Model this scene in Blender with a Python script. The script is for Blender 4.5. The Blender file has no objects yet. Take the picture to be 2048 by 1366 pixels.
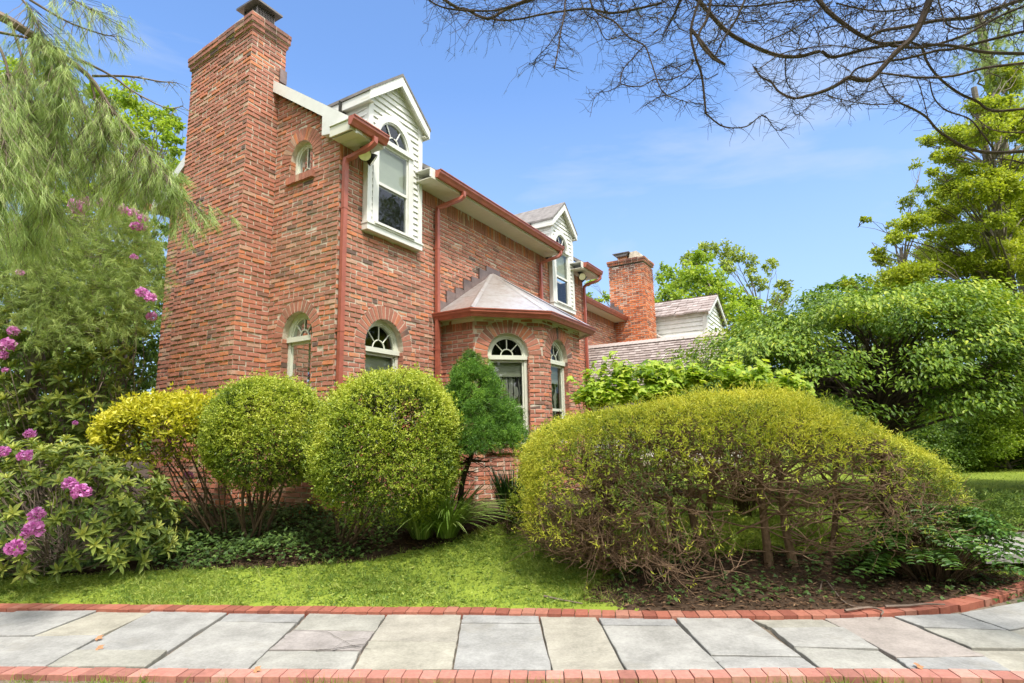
import bpy, math, random
import numpy as np
from math import sin, cos, pi, radians, sqrt, atan2

C = bpy.context.scene.collection
PI = pi
# ---------------------------------------------------------------- camera numbers
HC = 1.5                                  # eye height over the path, metres
FPX, PITCH, ROLL = 1130.96, 0.1661, -0.0221
YAW = 0.531                               # heading of the house's long front
S = 1.07                                  # the house was measured with 68 mm courses
HX, HY, HZ = -2.3196 * S, 7.2619 * S, HC - HC * S


def ray(px, py):
    a, b = px - 1024, py - 683
    x = (a * cos(ROLL) + b * sin(ROLL)) / FPX
    y = (-a * sin(ROLL) + b * cos(ROLL)) / FPX
    return np.array([x, cos(PITCH) + y * sin(PITCH), sin(PITCH) - y * cos(PITCH)])


def atY(px, py, Y):
    d = ray(px, py)
    return np.array([0, 0, HC]) + d * (Y / d[1])


def atZ(px, py, z):
    d = ray(px, py)
    return np.array([0, 0, HC]) + d * ((z - HC) / d[2])


def h2w(u, v, z):
    x = u * sin(YAW) - v * cos(YAW)
    y = u * cos(YAW) + v * sin(YAW)
    return np.array([HX + S * x, HY + S * y, HZ + S * z])


# ---------------------------------------------------------------- ground
EDGE = np.array([(-14, 6.7), (-8, 6.03), (-4.94, 5.71), (-2.37, 5.44), (-.05, 5.2), (1.1, 5.03), (2.06, 4.97), (2.72, 4.95),
                 (3.17, 5.0), (3.67, 5.12), (4.05, 5.27), (4.4, 5.48), (4.8, 5.67), (5.6, 6.0), (7, 6.5), (12, 8), (40, 16)])



def _smooth():
    e = np.column_stack([np.interp(np.linspace(-14, 40, 900), EDGE[:, 0], EDGE[:, k]) for k in (0, 1)]); y = e[:, 1].copy()
    for _ in range(30): y[1:-1] = (y[:-2] + 2 * y[1:-1] + y[2:]) / 4
    return np.column_stack([np.linspace(-14, 40, 900), y])


EDGE = _smooth()


def edge_y(x):
    return np.interp(x, EDGE[:, 0], EDGE[:, 1])


def sstep(a, b, x):
    t = np.clip((x - a) / (b - a), 0, 1)
    return t * t * (3 - 2 * t)


def gz(x, y):
    x = np.asarray(x, float); y = np.asarray(y, float)
    d = y - edge_y(x)
    rise = np.where(d < .05, -.02, .03 + .445 * sstep(-.05, 2.9, d)) * (1 - .45 * sstep(3.2, 5.5, x) * (1 - sstep(7.5, 10, y)))
    z = np.where(d > 0, rise, 0)
    low = np.where(d <= 0, -.06, 0)
    return z + low + .25 * sstep(14, 40, y)


def bed_mask(x, y):
    """1 inside mulch/planting bed, 0 lawn."""
    x = np.asarray(x, float); y = np.asarray(y, float)
    # front border of the left bed, then the island bed round the yew
    lb = np.interp(x, [-14, -5.7, -4.1, -2.4, -1.6, -.9, -.3, .3, .9, 3],
                   [6.3, 6.4, 6.5, 6.45, 6.5, 6.85, 7.3, 7.7, 8.3, 9.6])
    left = sstep(-.12, .12, y - lb)
    e = ((x - 3.05) / 2.45) ** 2 + ((y - 5.5) / .85) ** 2
    isl = 1 - sstep(.55, 1.35, e)
    return np.clip(np.maximum(left * (x < 3), isl), 0, 1)


# ---------------------------------------------------------------- mesh helpers
class MB:
    def __init__(s):
        s.V = []; s.F4 = []; s.F3 = []; s.T4 = []; s.T3 = []; s.M4 = []; s.M3 = []; s.n = 0

    def add(s, V, F, tint=0.5, mi=0):
        V = np.asarray(V, np.float32).reshape(-1, 3); F = np.asarray(F, np.int64)
        if len(F) == 0:
            return
        k = F.shape[1]
        t = np.broadcast_to(np.asarray(tint, np.float32), (len(F),)).copy()
        m = np.full(len(F), mi, np.int32)
        (s.F4 if k == 4 else s.F3).append(F + s.n)
        (s.T4 if k == 4 else s.T3).append(t); (s.M4 if k == 4 else s.M3).append(m)
        s.V.append(V); s.n += len(V)

    def addF(s, F, tint=.5, mi=0):  # more faces over vertices already added (absolute indices)
        F = np.asarray(F, np.int64); k = F.shape[1]
        (s.F4 if k == 4 else s.F3).append(F)
        (s.T4 if k == 4 else s.T3).append(np.full(len(F), tint, np.float32)); (s.M4 if k == 4 else s.M3).append(np.full(len(F), mi, np.int32))

    def box(s, lo, hi, tint=.5, mi=0, f=None):
        x0, y0, z0 = lo; x1, y1, z1 = hi
        V = np.array([(x0, y0, z0), (x1, y0, z0), (x1, y1, z0), (x0, y1, z0), (x0, y0, z1), (x1, y0, z1), (x1, y1, z1), (x0, y1, z1)], float)
        if f is not None:
            V = f(V)
        s.add(V, BOXF, tint, mi)

    def prism(s, poly, d, tint=.5, mi=0):
        """poly: k x 3 points (planar), extruded along vector d, capped with fans."""
        poly = np.asarray(poly, float); k = len(poly); d = np.asarray(d, float)
        V = np.vstack([poly, poly + d]); b = s.n
        F = [(i, (i + 1) % k, (i + 1) % k + k, i + k) for i in range(k)]
        s.add(V, F, tint, mi)
        c0 = poly.mean(0); c1 = c0 + d
        if k == 4:
            s.addF(np.array([(0, 1, 2, 3), (4, 5, 6, 7)]) + b, tint, mi)
        else:
            tri = [(0, i, i + 1) for i in range(1, k - 1)]
            T = np.array(tri + [tuple(q + k for q in t) for t in tri]) + b
            s.addF(T, tint, mi)

    def build(s, name, mats, parent=None, smooth=False, tint=True):
        me = bpy.data.meshes.new(name)
        V = np.vstack(s.V) if s.V else np.zeros((0, 3), np.float32)
        F3 = np.vstack(s.F3) if s.F3 else np.zeros((0, 3), np.int64)
        F4 = np.vstack(s.F4) if s.F4 else np.zeros((0, 4), np.int64)
        me.vertices.add(len(V)); me.vertices.foreach_set('co', V.astype(np.float32).ravel())
        loops = np.concatenate([F3.ravel(), F4.ravel()]).astype(np.int32)
        me.loops.add(len(loops)); me.loops.foreach_set('vertex_index', loops)
        n3, n4 = len(F3), len(F4)
        st = np.concatenate([np.arange(n3) * 3, n3 * 3 + np.arange(n4) * 4]).astype(np.int32)
        me.polygons.add(n3 + n4); me.polygons.foreach_set('loop_start', st)
        M = np.concatenate((s.M3 + s.M4) or [np.zeros(0, np.int32)])
        T = np.concatenate((s.T3 + s.T4) or [np.zeros(0, np.float32)])
        # order: all triangles first, as above
        M = np.concatenate([np.concatenate(s.M3) if s.M3 else np.zeros(0, np.int32), np.concatenate(s.M4) if s.M4 else np.zeros(0, np.int32)])
        T = np.concatenate([np.concatenate(s.T3) if s.T3 else np.zeros(0, np.float32), np.concatenate(s.T4) if s.T4 else np.zeros(0, np.float32)])
        me.polygons.foreach_set('material_index', M.astype(np.int32))
        me.polygons.foreach_set('use_smooth', np.full(n3 + n4, bool(smooth)))
        if tint:
            a = me.attributes.new('tint', 'FLOAT', 'FACE'); a.data.foreach_set('value', T.astype(np.float32))
        me.update(calc_edges=True)
        for m in (mats if isinstance(mats, (list, tuple)) else [mats]):
            me.materials.append(m)
        o = bpy.data.objects.new(name, me); C.objects.link(o)
        if parent is not None:
            o.parent = parent
        return o


BOXF = np.array([(0, 3, 2, 1), (4, 5, 6, 7), (0, 1, 5, 4), (1, 2, 6, 5), (2, 3, 7, 6), (3, 0, 4, 7)])


def unit(a):
    a = np.asarray(a, float)
    return a / np.maximum(np.linalg.norm(a, axis=-1, keepdims=True), 1e-9)


def tubes(mb, P, R, sides=5, tint=.5, mi=0):
    """P (n,k,3) polylines, R (n,k) radii -> tubes."""
    P = np.asarray(P, float)
    if P.ndim == 2:
        P = P[None]
    R = np.broadcast_to(np.asarray(R, float), P.shape[:2])
    n, k, _ = P.shape
    T = np.empty_like(P); T[:, 1:-1] = P[:, 2:] - P[:, :-2]; T[:, 0] = P[:, 1] - P[:, 0]; T[:, -1] = P[:, -1] - P[:, -2]
    T = unit(T)
    ref = np.where(np.abs(T[:, :1, 2:3]) < .8, np.array([0, 0, 1.]), np.array([1., 0, 0]))
    A = unit(np.cross(T, np.broadcast_to(ref, T.shape))); B = np.cross(T, A)
    ang = np.arange(sides) * 2 * pi / sides
    V = P[:, :, None] + R[:, :, None, None] * (A[:, :, None] * np.cos(ang)[:, None] + B[:, :, None] * np.sin(ang)[:, None])
    V = V.reshape(-1, 3)
    i = np.arange(n)[:, None, None] * k * sides; j = np.arange(k - 1)[None, :, None] * sides; q = np.arange(sides)[None, None]
    a = (i + j + q).ravel(); b = (i + j + (q + 1) % sides).ravel()
    F = np.stack([a, b, b + sides, a + sides], 1)
    t = tint
    if np.ndim(tint) == 1:
        t = np.repeat(np.asarray(tint), (k - 1) * sides)
    mb.add(V, F, t, mi)


def curve3(pts, n):
    """Catmull-Rom resample of a polyline to n points."""
    p = np.asarray(pts, float)
    if len(p) == 2:
        return np.linspace(p[0], p[1], n)
    q = np.vstack([2 * p[0] - p[1], p, 2 * p[-1] - p[-2]])
    t = np.linspace(0, len(p) - 1 - 1e-6, n); i = t.astype(int); f = (t - i)[:, None]
    a, b, c, d = q[i], q[i + 1], q[i + 2], q[i + 3]
    return .5 * (2 * b + (c - a) * f + (2 * a - 5 * b + 4 * c - d) * f ** 2 + (3 * b - a - 3 * c + d) * f ** 3)


# leaf templates: (along, across, lift)
TPL = {
    'diamond': ([(0, 0, 0), (.45, .5, .06), (1, 0, -.04), (.45, -.5, .06)], [(0, 1, 2, 3)]),
    'oval': ([(0, 0, 0), (.3, .42, .1), (.72, .38, .06), (1, 0, -.1), (.72, -.38, .06), (.3, -.42, .1), (.5, 0, 0)],
             [(0, 1, 2, 6), (6, 2, 3, 3), (6, 3, 4, 4), (0, 6, 4, 5)]),
    'needle': ([(0, .5, 0), (0, -.5, 0), (1, 0, 0)], [(0, 1, 2)]),
    'blade': ([(0, .5, 0), (0, -.5, 0), (.55, -.36, .0), (.55, .36, .0), (1, 0, -.22)], None),
    'maple': ([(0, 0, 0), (.12, .42, .02), (.42, .62, -.05), (.48, .3, .05), (1, 0, -.12), (.48, -.3, .05), (.42, -.62, -.05), (.12, -.42, .02), (.35, 0, .03)],
              None),
}


def leaves(mb, P, D, N, L, W, kind='diamond', tint=.5, mi=0):
    P = np.asarray(P, float); n = len(P)
    if n == 0:
        return
    D = unit(D); A = unit(np.cross(N, D)); U = np.cross(D, A)
    L = np.broadcast_to(np.asarray(L, float), (n,))[:, None, None]; W = np.broadcast_to(np.asarray(W, float), (n,))[:, None, None]
    tv = np.array(TPL[kind][0], float)
    V = P[:, None] + L * tv[None, :, 0:1] * D[:, None] + W * tv[None, :, 1:2] * A[:, None] + L * tv[None, :, 2:3] * U[:, None]
    k = len(tv); base = (np.arange(n) * k)[:, None, None]
    tint = np.broadcast_to(np.asarray(tint, float), (n,))
    if kind == 'oval':
        q = np.array([(0, 1, 2, 6), (0, 6, 4, 5)]); t = np.array([(6, 2, 3), (6, 3, 4)])
    elif kind == 'blade':
        q = np.array([(0, 1, 2, 3)]); t = np.array([(3, 2, 4)])
    elif kind == 'maple':
        q = np.array([(0, 1, 2, 8), (0, 8, 6, 7), (8, 3, 4, 5)]); t = np.array([(8, 2, 3), (8, 5, 6)])
    else:
        f = np.array(TPL[kind][1])
        q = f if f.shape[1] == 4 else np.zeros((0, 4), int); t = f if f.shape[1] == 3 else np.zeros((0, 3), int)
    b0 = mb.n
    if len(q):
        F = (base + q[None]).reshape(-1, 4); mb.add(V.reshape(-1, 3), F, np.repeat(tint, len(q)), mi)
        if len(t):
            F = (base + t[None]).reshape(-1, 3) + b0
            mb.F3.append(F); mb.T3.append(np.repeat(tint, len(t)).astype(np.float32)); mb.M3.append(np.full(len(F), mi, np.int32))
    else:
        F = (base + t[None]).reshape(-1, 3); mb.add(V.reshape(-1, 3), F, np.repeat(tint, len(t)), mi)


def rdir(rng, n, zlo=-1, zhi=1):
    z = rng.uniform(zlo, zhi, n); a = rng.uniform(0, 2 * pi, n); r = np.sqrt(1 - z * z)
    return np.stack([r * np.cos(a), r * np.sin(a), z], 1)


def lump(D, seed, k=9, sharp=3.):
    """smooth bumpy radius factor over directions, mean about 0"""
    rng = np.random.default_rng(seed); c = rdir(rng, k); a = rng.uniform(-1, 1, k)
    return (np.exp(sharp * (D @ c.T - 1)) * a).sum(1)


# ---------------------------------------------------------------- objects
def thing(name, label, cat, loc=(0, 0, 0), rz=0, group=None):
    o = bpy.data.objects.new(name, None); C.objects.link(o); o.location = [float(q) for q in loc]; o.rotation_euler = (0, 0, rz)
    o.empty_display_size = .2
    return tag(o, label, cat, group)


def tag(o, label, cat, group=None):
    o['label'] = label; o['category'] = cat
    if group:
        o['group'] = group
    return o


def kind(o, k, label=None):
    o['kind'] = k
    if label:
        o['label'] = label
    return o


def part(mb, name, mats, root, **kw):
    """parts are modelled in world coordinates and hung on their thing without moving"""
    V = [np.asarray(v) - np.array(root.location, np.float32) for v in mb.V]
    mb.V = V
    return mb.build(name, mats, root, **kw)


# ---------------------------------------------------------------- materials
def mat(name):
    m = bpy.data.materials.new(name); m.use_nodes = True; nt = m.node_tree
    b = nt.nodes['Principled BSDF']; return m, nt, b


def N(nt, t, **kw):
    n = nt.nodes.new(t)
    for k, v in kw.items():
        setattr(n, k, v)
    return n


def ramp(nt, stops, interp='LINEAR'):
    r = N(nt, 'ShaderNodeValToRGB'); r.color_ramp.interpolation = interp
    e = r.color_ramp.elements
    while len(e) < len(stops):
        e.new(.5)
    for q, (p, c) in zip(e, stops):
        q.position = p; q.color = (*c, 1)
    return r


def noise(nt, scale, detail=4, rough=.6, vec=None):
    n = N(nt, 'ShaderNodeTexNoise'); n.inputs['Scale'].default_value = scale; n.inputs['Detail'].default_value = detail
    n.inputs['Roughness'].default_value = rough
    if vec is not None:
        nt.links.new(vec, n.inputs['Vector'])
    return n


def objco(nt):
    return N(nt, 'ShaderNodeTexCoord').outputs['Object']


def mixc(nt, f, a, b, mode='MIX'):
    m = N(nt, 'ShaderNodeMix', data_type='RGBA', blend_type=mode)
    for s, v in ((m.inputs[0], f), (m.inputs[6], a), (m.inputs[7], b)):
        if hasattr(v, 'links'):
            nt.links.new(v, s)
        elif np.ndim(v):
            s.default_value = (*v, 1)
        else:
            s.default_value = v
    return m.outputs[2]


def mathn(nt, op, a, b=0.0):
    m = N(nt, 'ShaderNodeMath', operation=op)
    for s, v in ((m.inputs[0], a), (m.inputs[1], b)):
        if hasattr(v, 'links'):
            nt.links.new(v, s)
        else:
            s.default_value = v
    return m.outputs[0]


def bump(nt, b, h, strength=.3, dist=.01):
    n = N(nt, 'ShaderNodeBump'); n.inputs['Strength'].default_value = strength; n.inputs['Distance'].default_value = dist
    nt.links.new(h, n.inputs['Height']); nt.links.new(n.outputs[0], b.inputs['Normal'])


def simple(name, col, rough=.6, var=.15, scale=8., metal=0, bmp=0., spec=.4, dirt=None):
    m, nt, b = mat(name)
    n = noise(nt, scale, 5, .65, objco(nt))
    lo = tuple(c * (1 - var) for c in col); hi = tuple(min(1, c * (1 + var)) for c in col)
    c = ramp(nt, [(.3, lo), (.7, hi)]); nt.links.new(n.outputs['Fac'], c.inputs[0])
    out = c.outputs[0]
    if dirt:
        n2 = noise(nt, scale * .35, 6, .7, objco(nt)); r = ramp(nt, [(.52, (0, 0, 0)), (.72, (1, 1, 1))]); nt.links.new(n2.outputs['Fac'], r.inputs[0])
        out = mixc(nt, mathn(nt, 'MULTIPLY', r.outputs[0], .55), out, dirt)
    nt.links.new(out, b.inputs['Base Color'])
    b.inputs['Roughness'].default_value = rough; b.inputs['Metallic'].default_value = metal; b.inputs['Specular IOR Level'].default_value = spec
    if bmp:
        bump(nt, b, n.outputs['Fac'], bmp, .01)
    return m


def leafmat(name, stops, trans=.35, rough=.45, spec=.35, tcol=None, jitter=.10):
    """colour from the leaf's own tint (age of the leaf), a little random per leaf, light shining through"""
    m, nt, b = mat(name)
    at = N(nt, 'ShaderNodeAttribute', attribute_name='tint')
    ge = N(nt, 'ShaderNodeNewGeometry')
    j = mathn(nt, 'MULTIPLY', mathn(nt, 'SUBTRACT', ge.outputs['Random Per Island'], .5), jitter * 2)
    c = ramp(nt, stops); nt.links.new(mathn(nt, 'ADD', at.outputs['Fac'], j), c.inputs[0])
    nt.links.new(c.outputs[0], b.inputs['Base Color']); b.inputs['Roughness'].default_value = rough; b.inputs['Specular IOR Level'].default_value = spec
    t = N(nt, 'ShaderNodeBsdfTranslucent')
    nt.links.new(mixc(nt, 1.0, c.outputs[0], tcol or (1.0, 1.0, .45), 'MULTIPLY'), t.inputs['Color'])
    mx = N(nt, 'ShaderNodeMixShader'); mx.inputs[0].default_value = trans
    nt.links.new(b.outputs[0], mx.inputs[1]); nt.links.new(t.outputs[0], mx.inputs[2])
    nt.links.new(mx.outputs[0], nt.nodes['Material Output'].inputs['Surface'])
    return m


def brickmat(name, stops, soot=None, moss=False):
    m, nt, b = mat(name)
    ge = N(nt, 'ShaderNodeNewGeometry'); oc = objco(nt)
    c = ramp(nt, stops); 
    nz = noise(nt, 1.1, 3, .5, oc)
    f = mathn(nt, 'ADD', ge.outputs['Random Per Island'], mathn(nt, 'MULTIPLY', mathn(nt, 'SUBTRACT', nz.outputs['Fac'], .5), .5))
    nt.links.new(f, c.inputs[0])
    n1 = noise(nt, 26, 5, .7, oc); r1 = ramp(nt, [(.25, (.76, .76, .76)), (.75, (1.2, 1.19, 1.18))]); nt.links.new(n1.outputs['Fac'], r1.inputs[0])
    col = mixc(nt, 1.0, c.outputs[0], r1.outputs[0], 'MULTIPLY')
    # lime smears and weathering blotches
    n2 = noise(nt, 9, 6, .75, oc); r2 = ramp(nt, [(.58, (0, 0, 0)), (.74, (1, 1, 1))]); nt.links.new(n2.outputs['Fac'], r2.inputs[0])
    col = mixc(nt, mathn(nt, 'MULTIPLY', r2.outputs[0], .25), col, (.40, .27, .20))
    if moss:
        n3 = noise(nt, .9, 5, .7, oc); r3 = ramp(nt, [(.47, (0, 0, 0)), (.62, (1, 1, 1))]); nt.links.new(n3.outputs['Fac'], r3.inputs[0])
        col = mixc(nt, mathn(nt, 'MULTIPLY', r3.outputs[0], .42), col, (.19, .15, .085))
    if soot:
        n4 = noise(nt, 2.2, 5, .7, oc)
        sp = N(nt, 'ShaderNodeSeparateXYZ'); nt.links.new(oc, sp.inputs[0])
        up = N(nt, 'ShaderNodeMapRange'); up.inputs[1].default_value = soot[0]; up.inputs[2].default_value = soot[1]; nt.links.new(sp.outputs[2], up.inputs[0])
        k = mathn(nt, 'MULTIPLY', up.outputs[0], n4.outputs['Fac']); r4 = ramp(nt, [(.33, (0, 0, 0)), (.55, (1, 1, 1))]); nt.links.new(k, r4.inputs[0])
        col = mixc(nt, mathn(nt, 'MULTIPLY', r4.outputs[0], .75), col, (.055, .042, .04))
    nt.links.new(col, b.inputs['Base Color']); b.inputs['Roughness'].default_value = .85; b.inputs['Specular IOR Level'].default_value = .25
    bump(nt, b, n1.outputs['Fac'], .3, .004)
    return m


BR = [(0.0, (.14, .09, .075)), (.03, (.22, .115, .085)), (.09, (.32, .145, .10)), (.38, (.375, .153, .108)), (.62, (.41, .172, .122)), (.80, (.45, .172, .11)), (.93, (.51, .185, .085)), (.98, (.46, .28, .20))]
M = {}
M['brick'] = brickmat('aged_brick', BR)
M['brick_moss'] = brickmat('aged_brick_mossy', BR, moss=True)
M['brick_chim'] = brickmat('chimney_brick', BR, soot=(5.2, 7.6))
M['brick_orange'] = brickmat('orange_brick', [(0.0, (.2, .08, .05)), (.12, (.36, .10, .045)), (.5, (.52, .145, .055)), (.85, (.6, .2, .08)), (1, (.5, .28, .2))], soot=(4.6, 6.4))
M['mortar'] = simple('mortar', (.53, .455, .37), .95, .3, 12, spec=.1)
M['white'] = simple('white_paint', (.68, .68, .65), .5, .06, 3, dirt=(.50, .48, .42))
M['cream'] = simple('cream_window_paint', (.62, .63, .53), .45, .06, 4, dirt=(.5, .5, .38))
M['soffit'] = simple('soffit_paint', (.64, .62, .53), .6, .06, 3)
M['redmetal'] = simple('red_gutter_metal', (.35, .10, .065), .42, .2, 6, spec=.4, dirt=(.22, .085, .065))
M['black'] = simple('black_plastic', (.02, .02, .022), .4, .2, 20)
M['lens'] = simple('lamp_lens', (.75, .7, .45), .2, .1, 20, spec=.7)
M['shade'] = simple('roller_shade', (.40, .41, .32), .8, .08, 4)
M['paleshade'] = simple('pale_shade', (.62, .64, .58), .8, .06, 4)
M['unlitroom'] = simple('unlit_room_panel', (.03, .03, .028), .9, .2, 2)
M['shingle'] = simple('shingle', (.21, .195, .19), .9, .28, 7, spec=.15, dirt=(.12, .10, .09))
M['ridgecap'] = simple('ridge_shingle', (.34, .30, .28), .9, .2, 9, spec=.15)
M['lead'] = simple('flashing', (.17, .125, .115), .5, .4, 5, metal=.35, bmp=.3)
M['capmetal'] = simple('cap_metal', (.16, .14, .13), .45, .25, 10, metal=.7)
M['clay'] = simple('clay_flue', (.48, .22, .12), .8, .2, 12)
M['stone'] = simple('cap_stone', (.48, .42, .34), .9, .25, 14, bmp=.4)
M['shutter'] = simple('brown_shutter', (.20, .085, .05), .6, .15, 8)

m, nt, b = mat('weathered_copper_roof')
oc = objco(nt); n1 = noise(nt, 3.0, 6, .7, oc); mp = N(nt, 'ShaderNodeMapping'); mp.inputs['Scale'].default_value = (14, 14, 1.2); nt.links.new(oc, mp.inputs[0])
n2 = noise(nt, 1.0, 4, .6, mp.outputs[0])
r = ramp(nt, [(.3, (.54, .44, .39)), (.5, (.72, .68, .66)), (.7, (.82, .81, .81))]); nt.links.new(mathn(nt, 'ADD', mathn(nt, 'MULTIPLY', n1.outputs['Fac'], .6), mathn(nt, 'MULTIPLY', n2.outputs['Fac'], .4)), r.inputs[0])
nt.links.new(r.outputs[0], b.inputs['Base Color']); b.inputs['Metallic'].default_value = .8; b.inputs['Roughness'].default_value = .36
bump(nt, b, n1.outputs['Fac'], .15, .01); M['copper'] = m

m, nt, b = mat('window_glass')
g = N(nt, 'ShaderNodeBsdfGlossy'); g.inputs['Roughness'].default_value = .015; g.inputs['Color'].default_value = (.95, .97, 1, 1)
tr = N(nt, 'ShaderNodeBsdfTransparent'); tr.inputs['Color'].default_value = (.86, .9, .86, 1)
fr = N(nt, 'ShaderNodeFresnel'); fr.inputs['IOR'].default_value = 1.45
mx = N(nt, 'ShaderNodeMixShader'); nt.links.new(mathn(nt, 'ADD', mathn(nt, 'MULTIPLY', fr.outputs[0], .6), .03), mx.inputs[0])
nt.links.new(tr.outputs[0], mx.inputs[1]); nt.links.new(g.outputs[0], mx.inputs[2]); nt.links.new(mx.outputs[0], nt.nodes['Material Output'].inputs['Surface'])
M['glass'] = m

m, nt, b = mat('striped_curtain')
oc = objco(nt); w = N(nt, 'ShaderNodeTexWave'); w.inputs['Scale'].default_value = 5.5; w.inputs['Distortion'].default_value = 5.; w.inputs['Detail'].default_value = 1.5; w.inputs['Detail Scale'].default_value = 1.2
nt.links.new(oc, w.inputs['Vector']); r = ramp(nt, [(.42, (.02, .02, .022)), (.58, (.42, .42, .38))]); nt.links.new(w.outputs['Fac'], r.inputs[0])
nt.links.new(r.outputs[0], b.inputs['Base Color']); b.inputs['Roughness'].default_value = .9; M['curtain'] = m
EXPO = .98; CAMSGN = 1
# ================================================================= HOUSE (local axes: x = along the front, y = along the gable, z up)
ZB = .4
house = thing('brick_house', 'red brick house with white gabled dormers, arched windows, a metal-roofed bay and brick chimneys', 'house', (HX, HY, HZ + S * ZB), pi / 2 - YAW)
house.scale = (S, S, S)
CH = .0677
rb = np.random.default_rng(5)


def hb(mb, name, mats, parent=None, **kw):
    """build a part of the house; vertices are in house axes"""
    mb.V = [v - np.array([0, 0, ZB], np.float32) for v in mb.V]
    return mb.build(name, mats, parent or house, **kw)


class Pl:
    """a vertical wall plane: s along, z up, dep outward"""
    def __init__(s, o, d):
        s.o = np.array([o[0], o[1], 0.]); s.d = unit(np.array([d[0], d[1], 0.])); s.n = None

    def out(s, nx, ny):
        s.n = unit(np.array([nx, ny, 0.])); return s

    def __call__(s, a, z, dep=0.):
        a = np.asarray(a, float); z = np.asarray(z, float); dep = np.asarray(dep, float)
        a, z, dep = np.broadcast_arrays(a, z, dep)
        P = s.o + a[..., None] * s.d + dep[..., None] * s.n
        P = P.copy(); P[..., 2] += z
        return P

    def box(s, mb, a0, a1, z0, z1, d0, d1, tint=.5, mi=0):
        mb.box((a0, d0, z0), (a1, d1, z1), tint, mi, f=lambda V: s(V[:, 0], V[:, 2], V[:, 1]))


def bricks(mb, pl, S0, S1, Z0, Z1, warp=None, back=-.02, depth=.0075, mi=0, jit=.0028):
    S0, S1, Z0, Z1 = [np.asarray(q, float) for q in (S0, S1, Z0, Z1)]; n = len(S0)
    if n == 0:
        return
    s = np.stack([S0, S1, S1, S0], 1); z = np.stack([Z0, Z0, Z1, Z1], 1)
    sgn = np.array([1, -1, -1, 1.]); zsg = np.array([1, 1, -1, -1.])
    d0 = depth + rb.normal(0, .003, n)[:, None] + np.array([.0035, .0035, -.002, -.002]) + rb.normal(0, .0012, (n, 4))
    js = rb.normal(0, jit, (n, 4)); jz = rb.normal(0, jit * .8, (n, 4))
    sr, zr = s + js * .6, z + jz * .6
    A = pl(s, z, back); B = pl(sr, zr, d0 - .003); Cc = pl(sr + sgn * .003 + js * .3, zr + zsg * .003, d0)
    V = np.concatenate([A, B, Cc], 1).reshape(-1, 3)
    if warp:
        V = warp(V)
    f = []
    for i in range(4):
        j = (i + 1) % 4
        f += [(i, j, j + 4, i + 4), (i + 4, j + 4, j + 8, i + 8)]
    f.append((8, 9, 10, 11))
    F = (np.arange(n) * 12)[:, None, None] + np.array(f)[None]
    mb.add(V, F.reshape(-1, 4), .5, mi)


def cut(iv, lo, hi):
    out = []
    for a, b in iv:
        if hi <= a or lo >= b:
            out.append((a, b)); continue
        if lo > a: out.append((a, lo))
        if hi < b: out.append((hi, b))
    return out


class Op:
    """window opening; arch: z spring and rise, ring: voussoir length"""
    def __init__(s, c, r, sill, spring, rise, ring=.2):
        s.c, s.r, s.sill, s.spring, s.rise, s.ring = c, r, sill, spring, rise, ring

    def hole(s, z, g=0.):
        if z < s.sill:
            return None
        if z <= s.spring:
            return s.r
        h = s.rise + g
        if h <= 0 or z >= s.spring + h:
            return None
        return (s.r + g) * sqrt(1 - ((z - s.spring) / h) ** 2)


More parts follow.
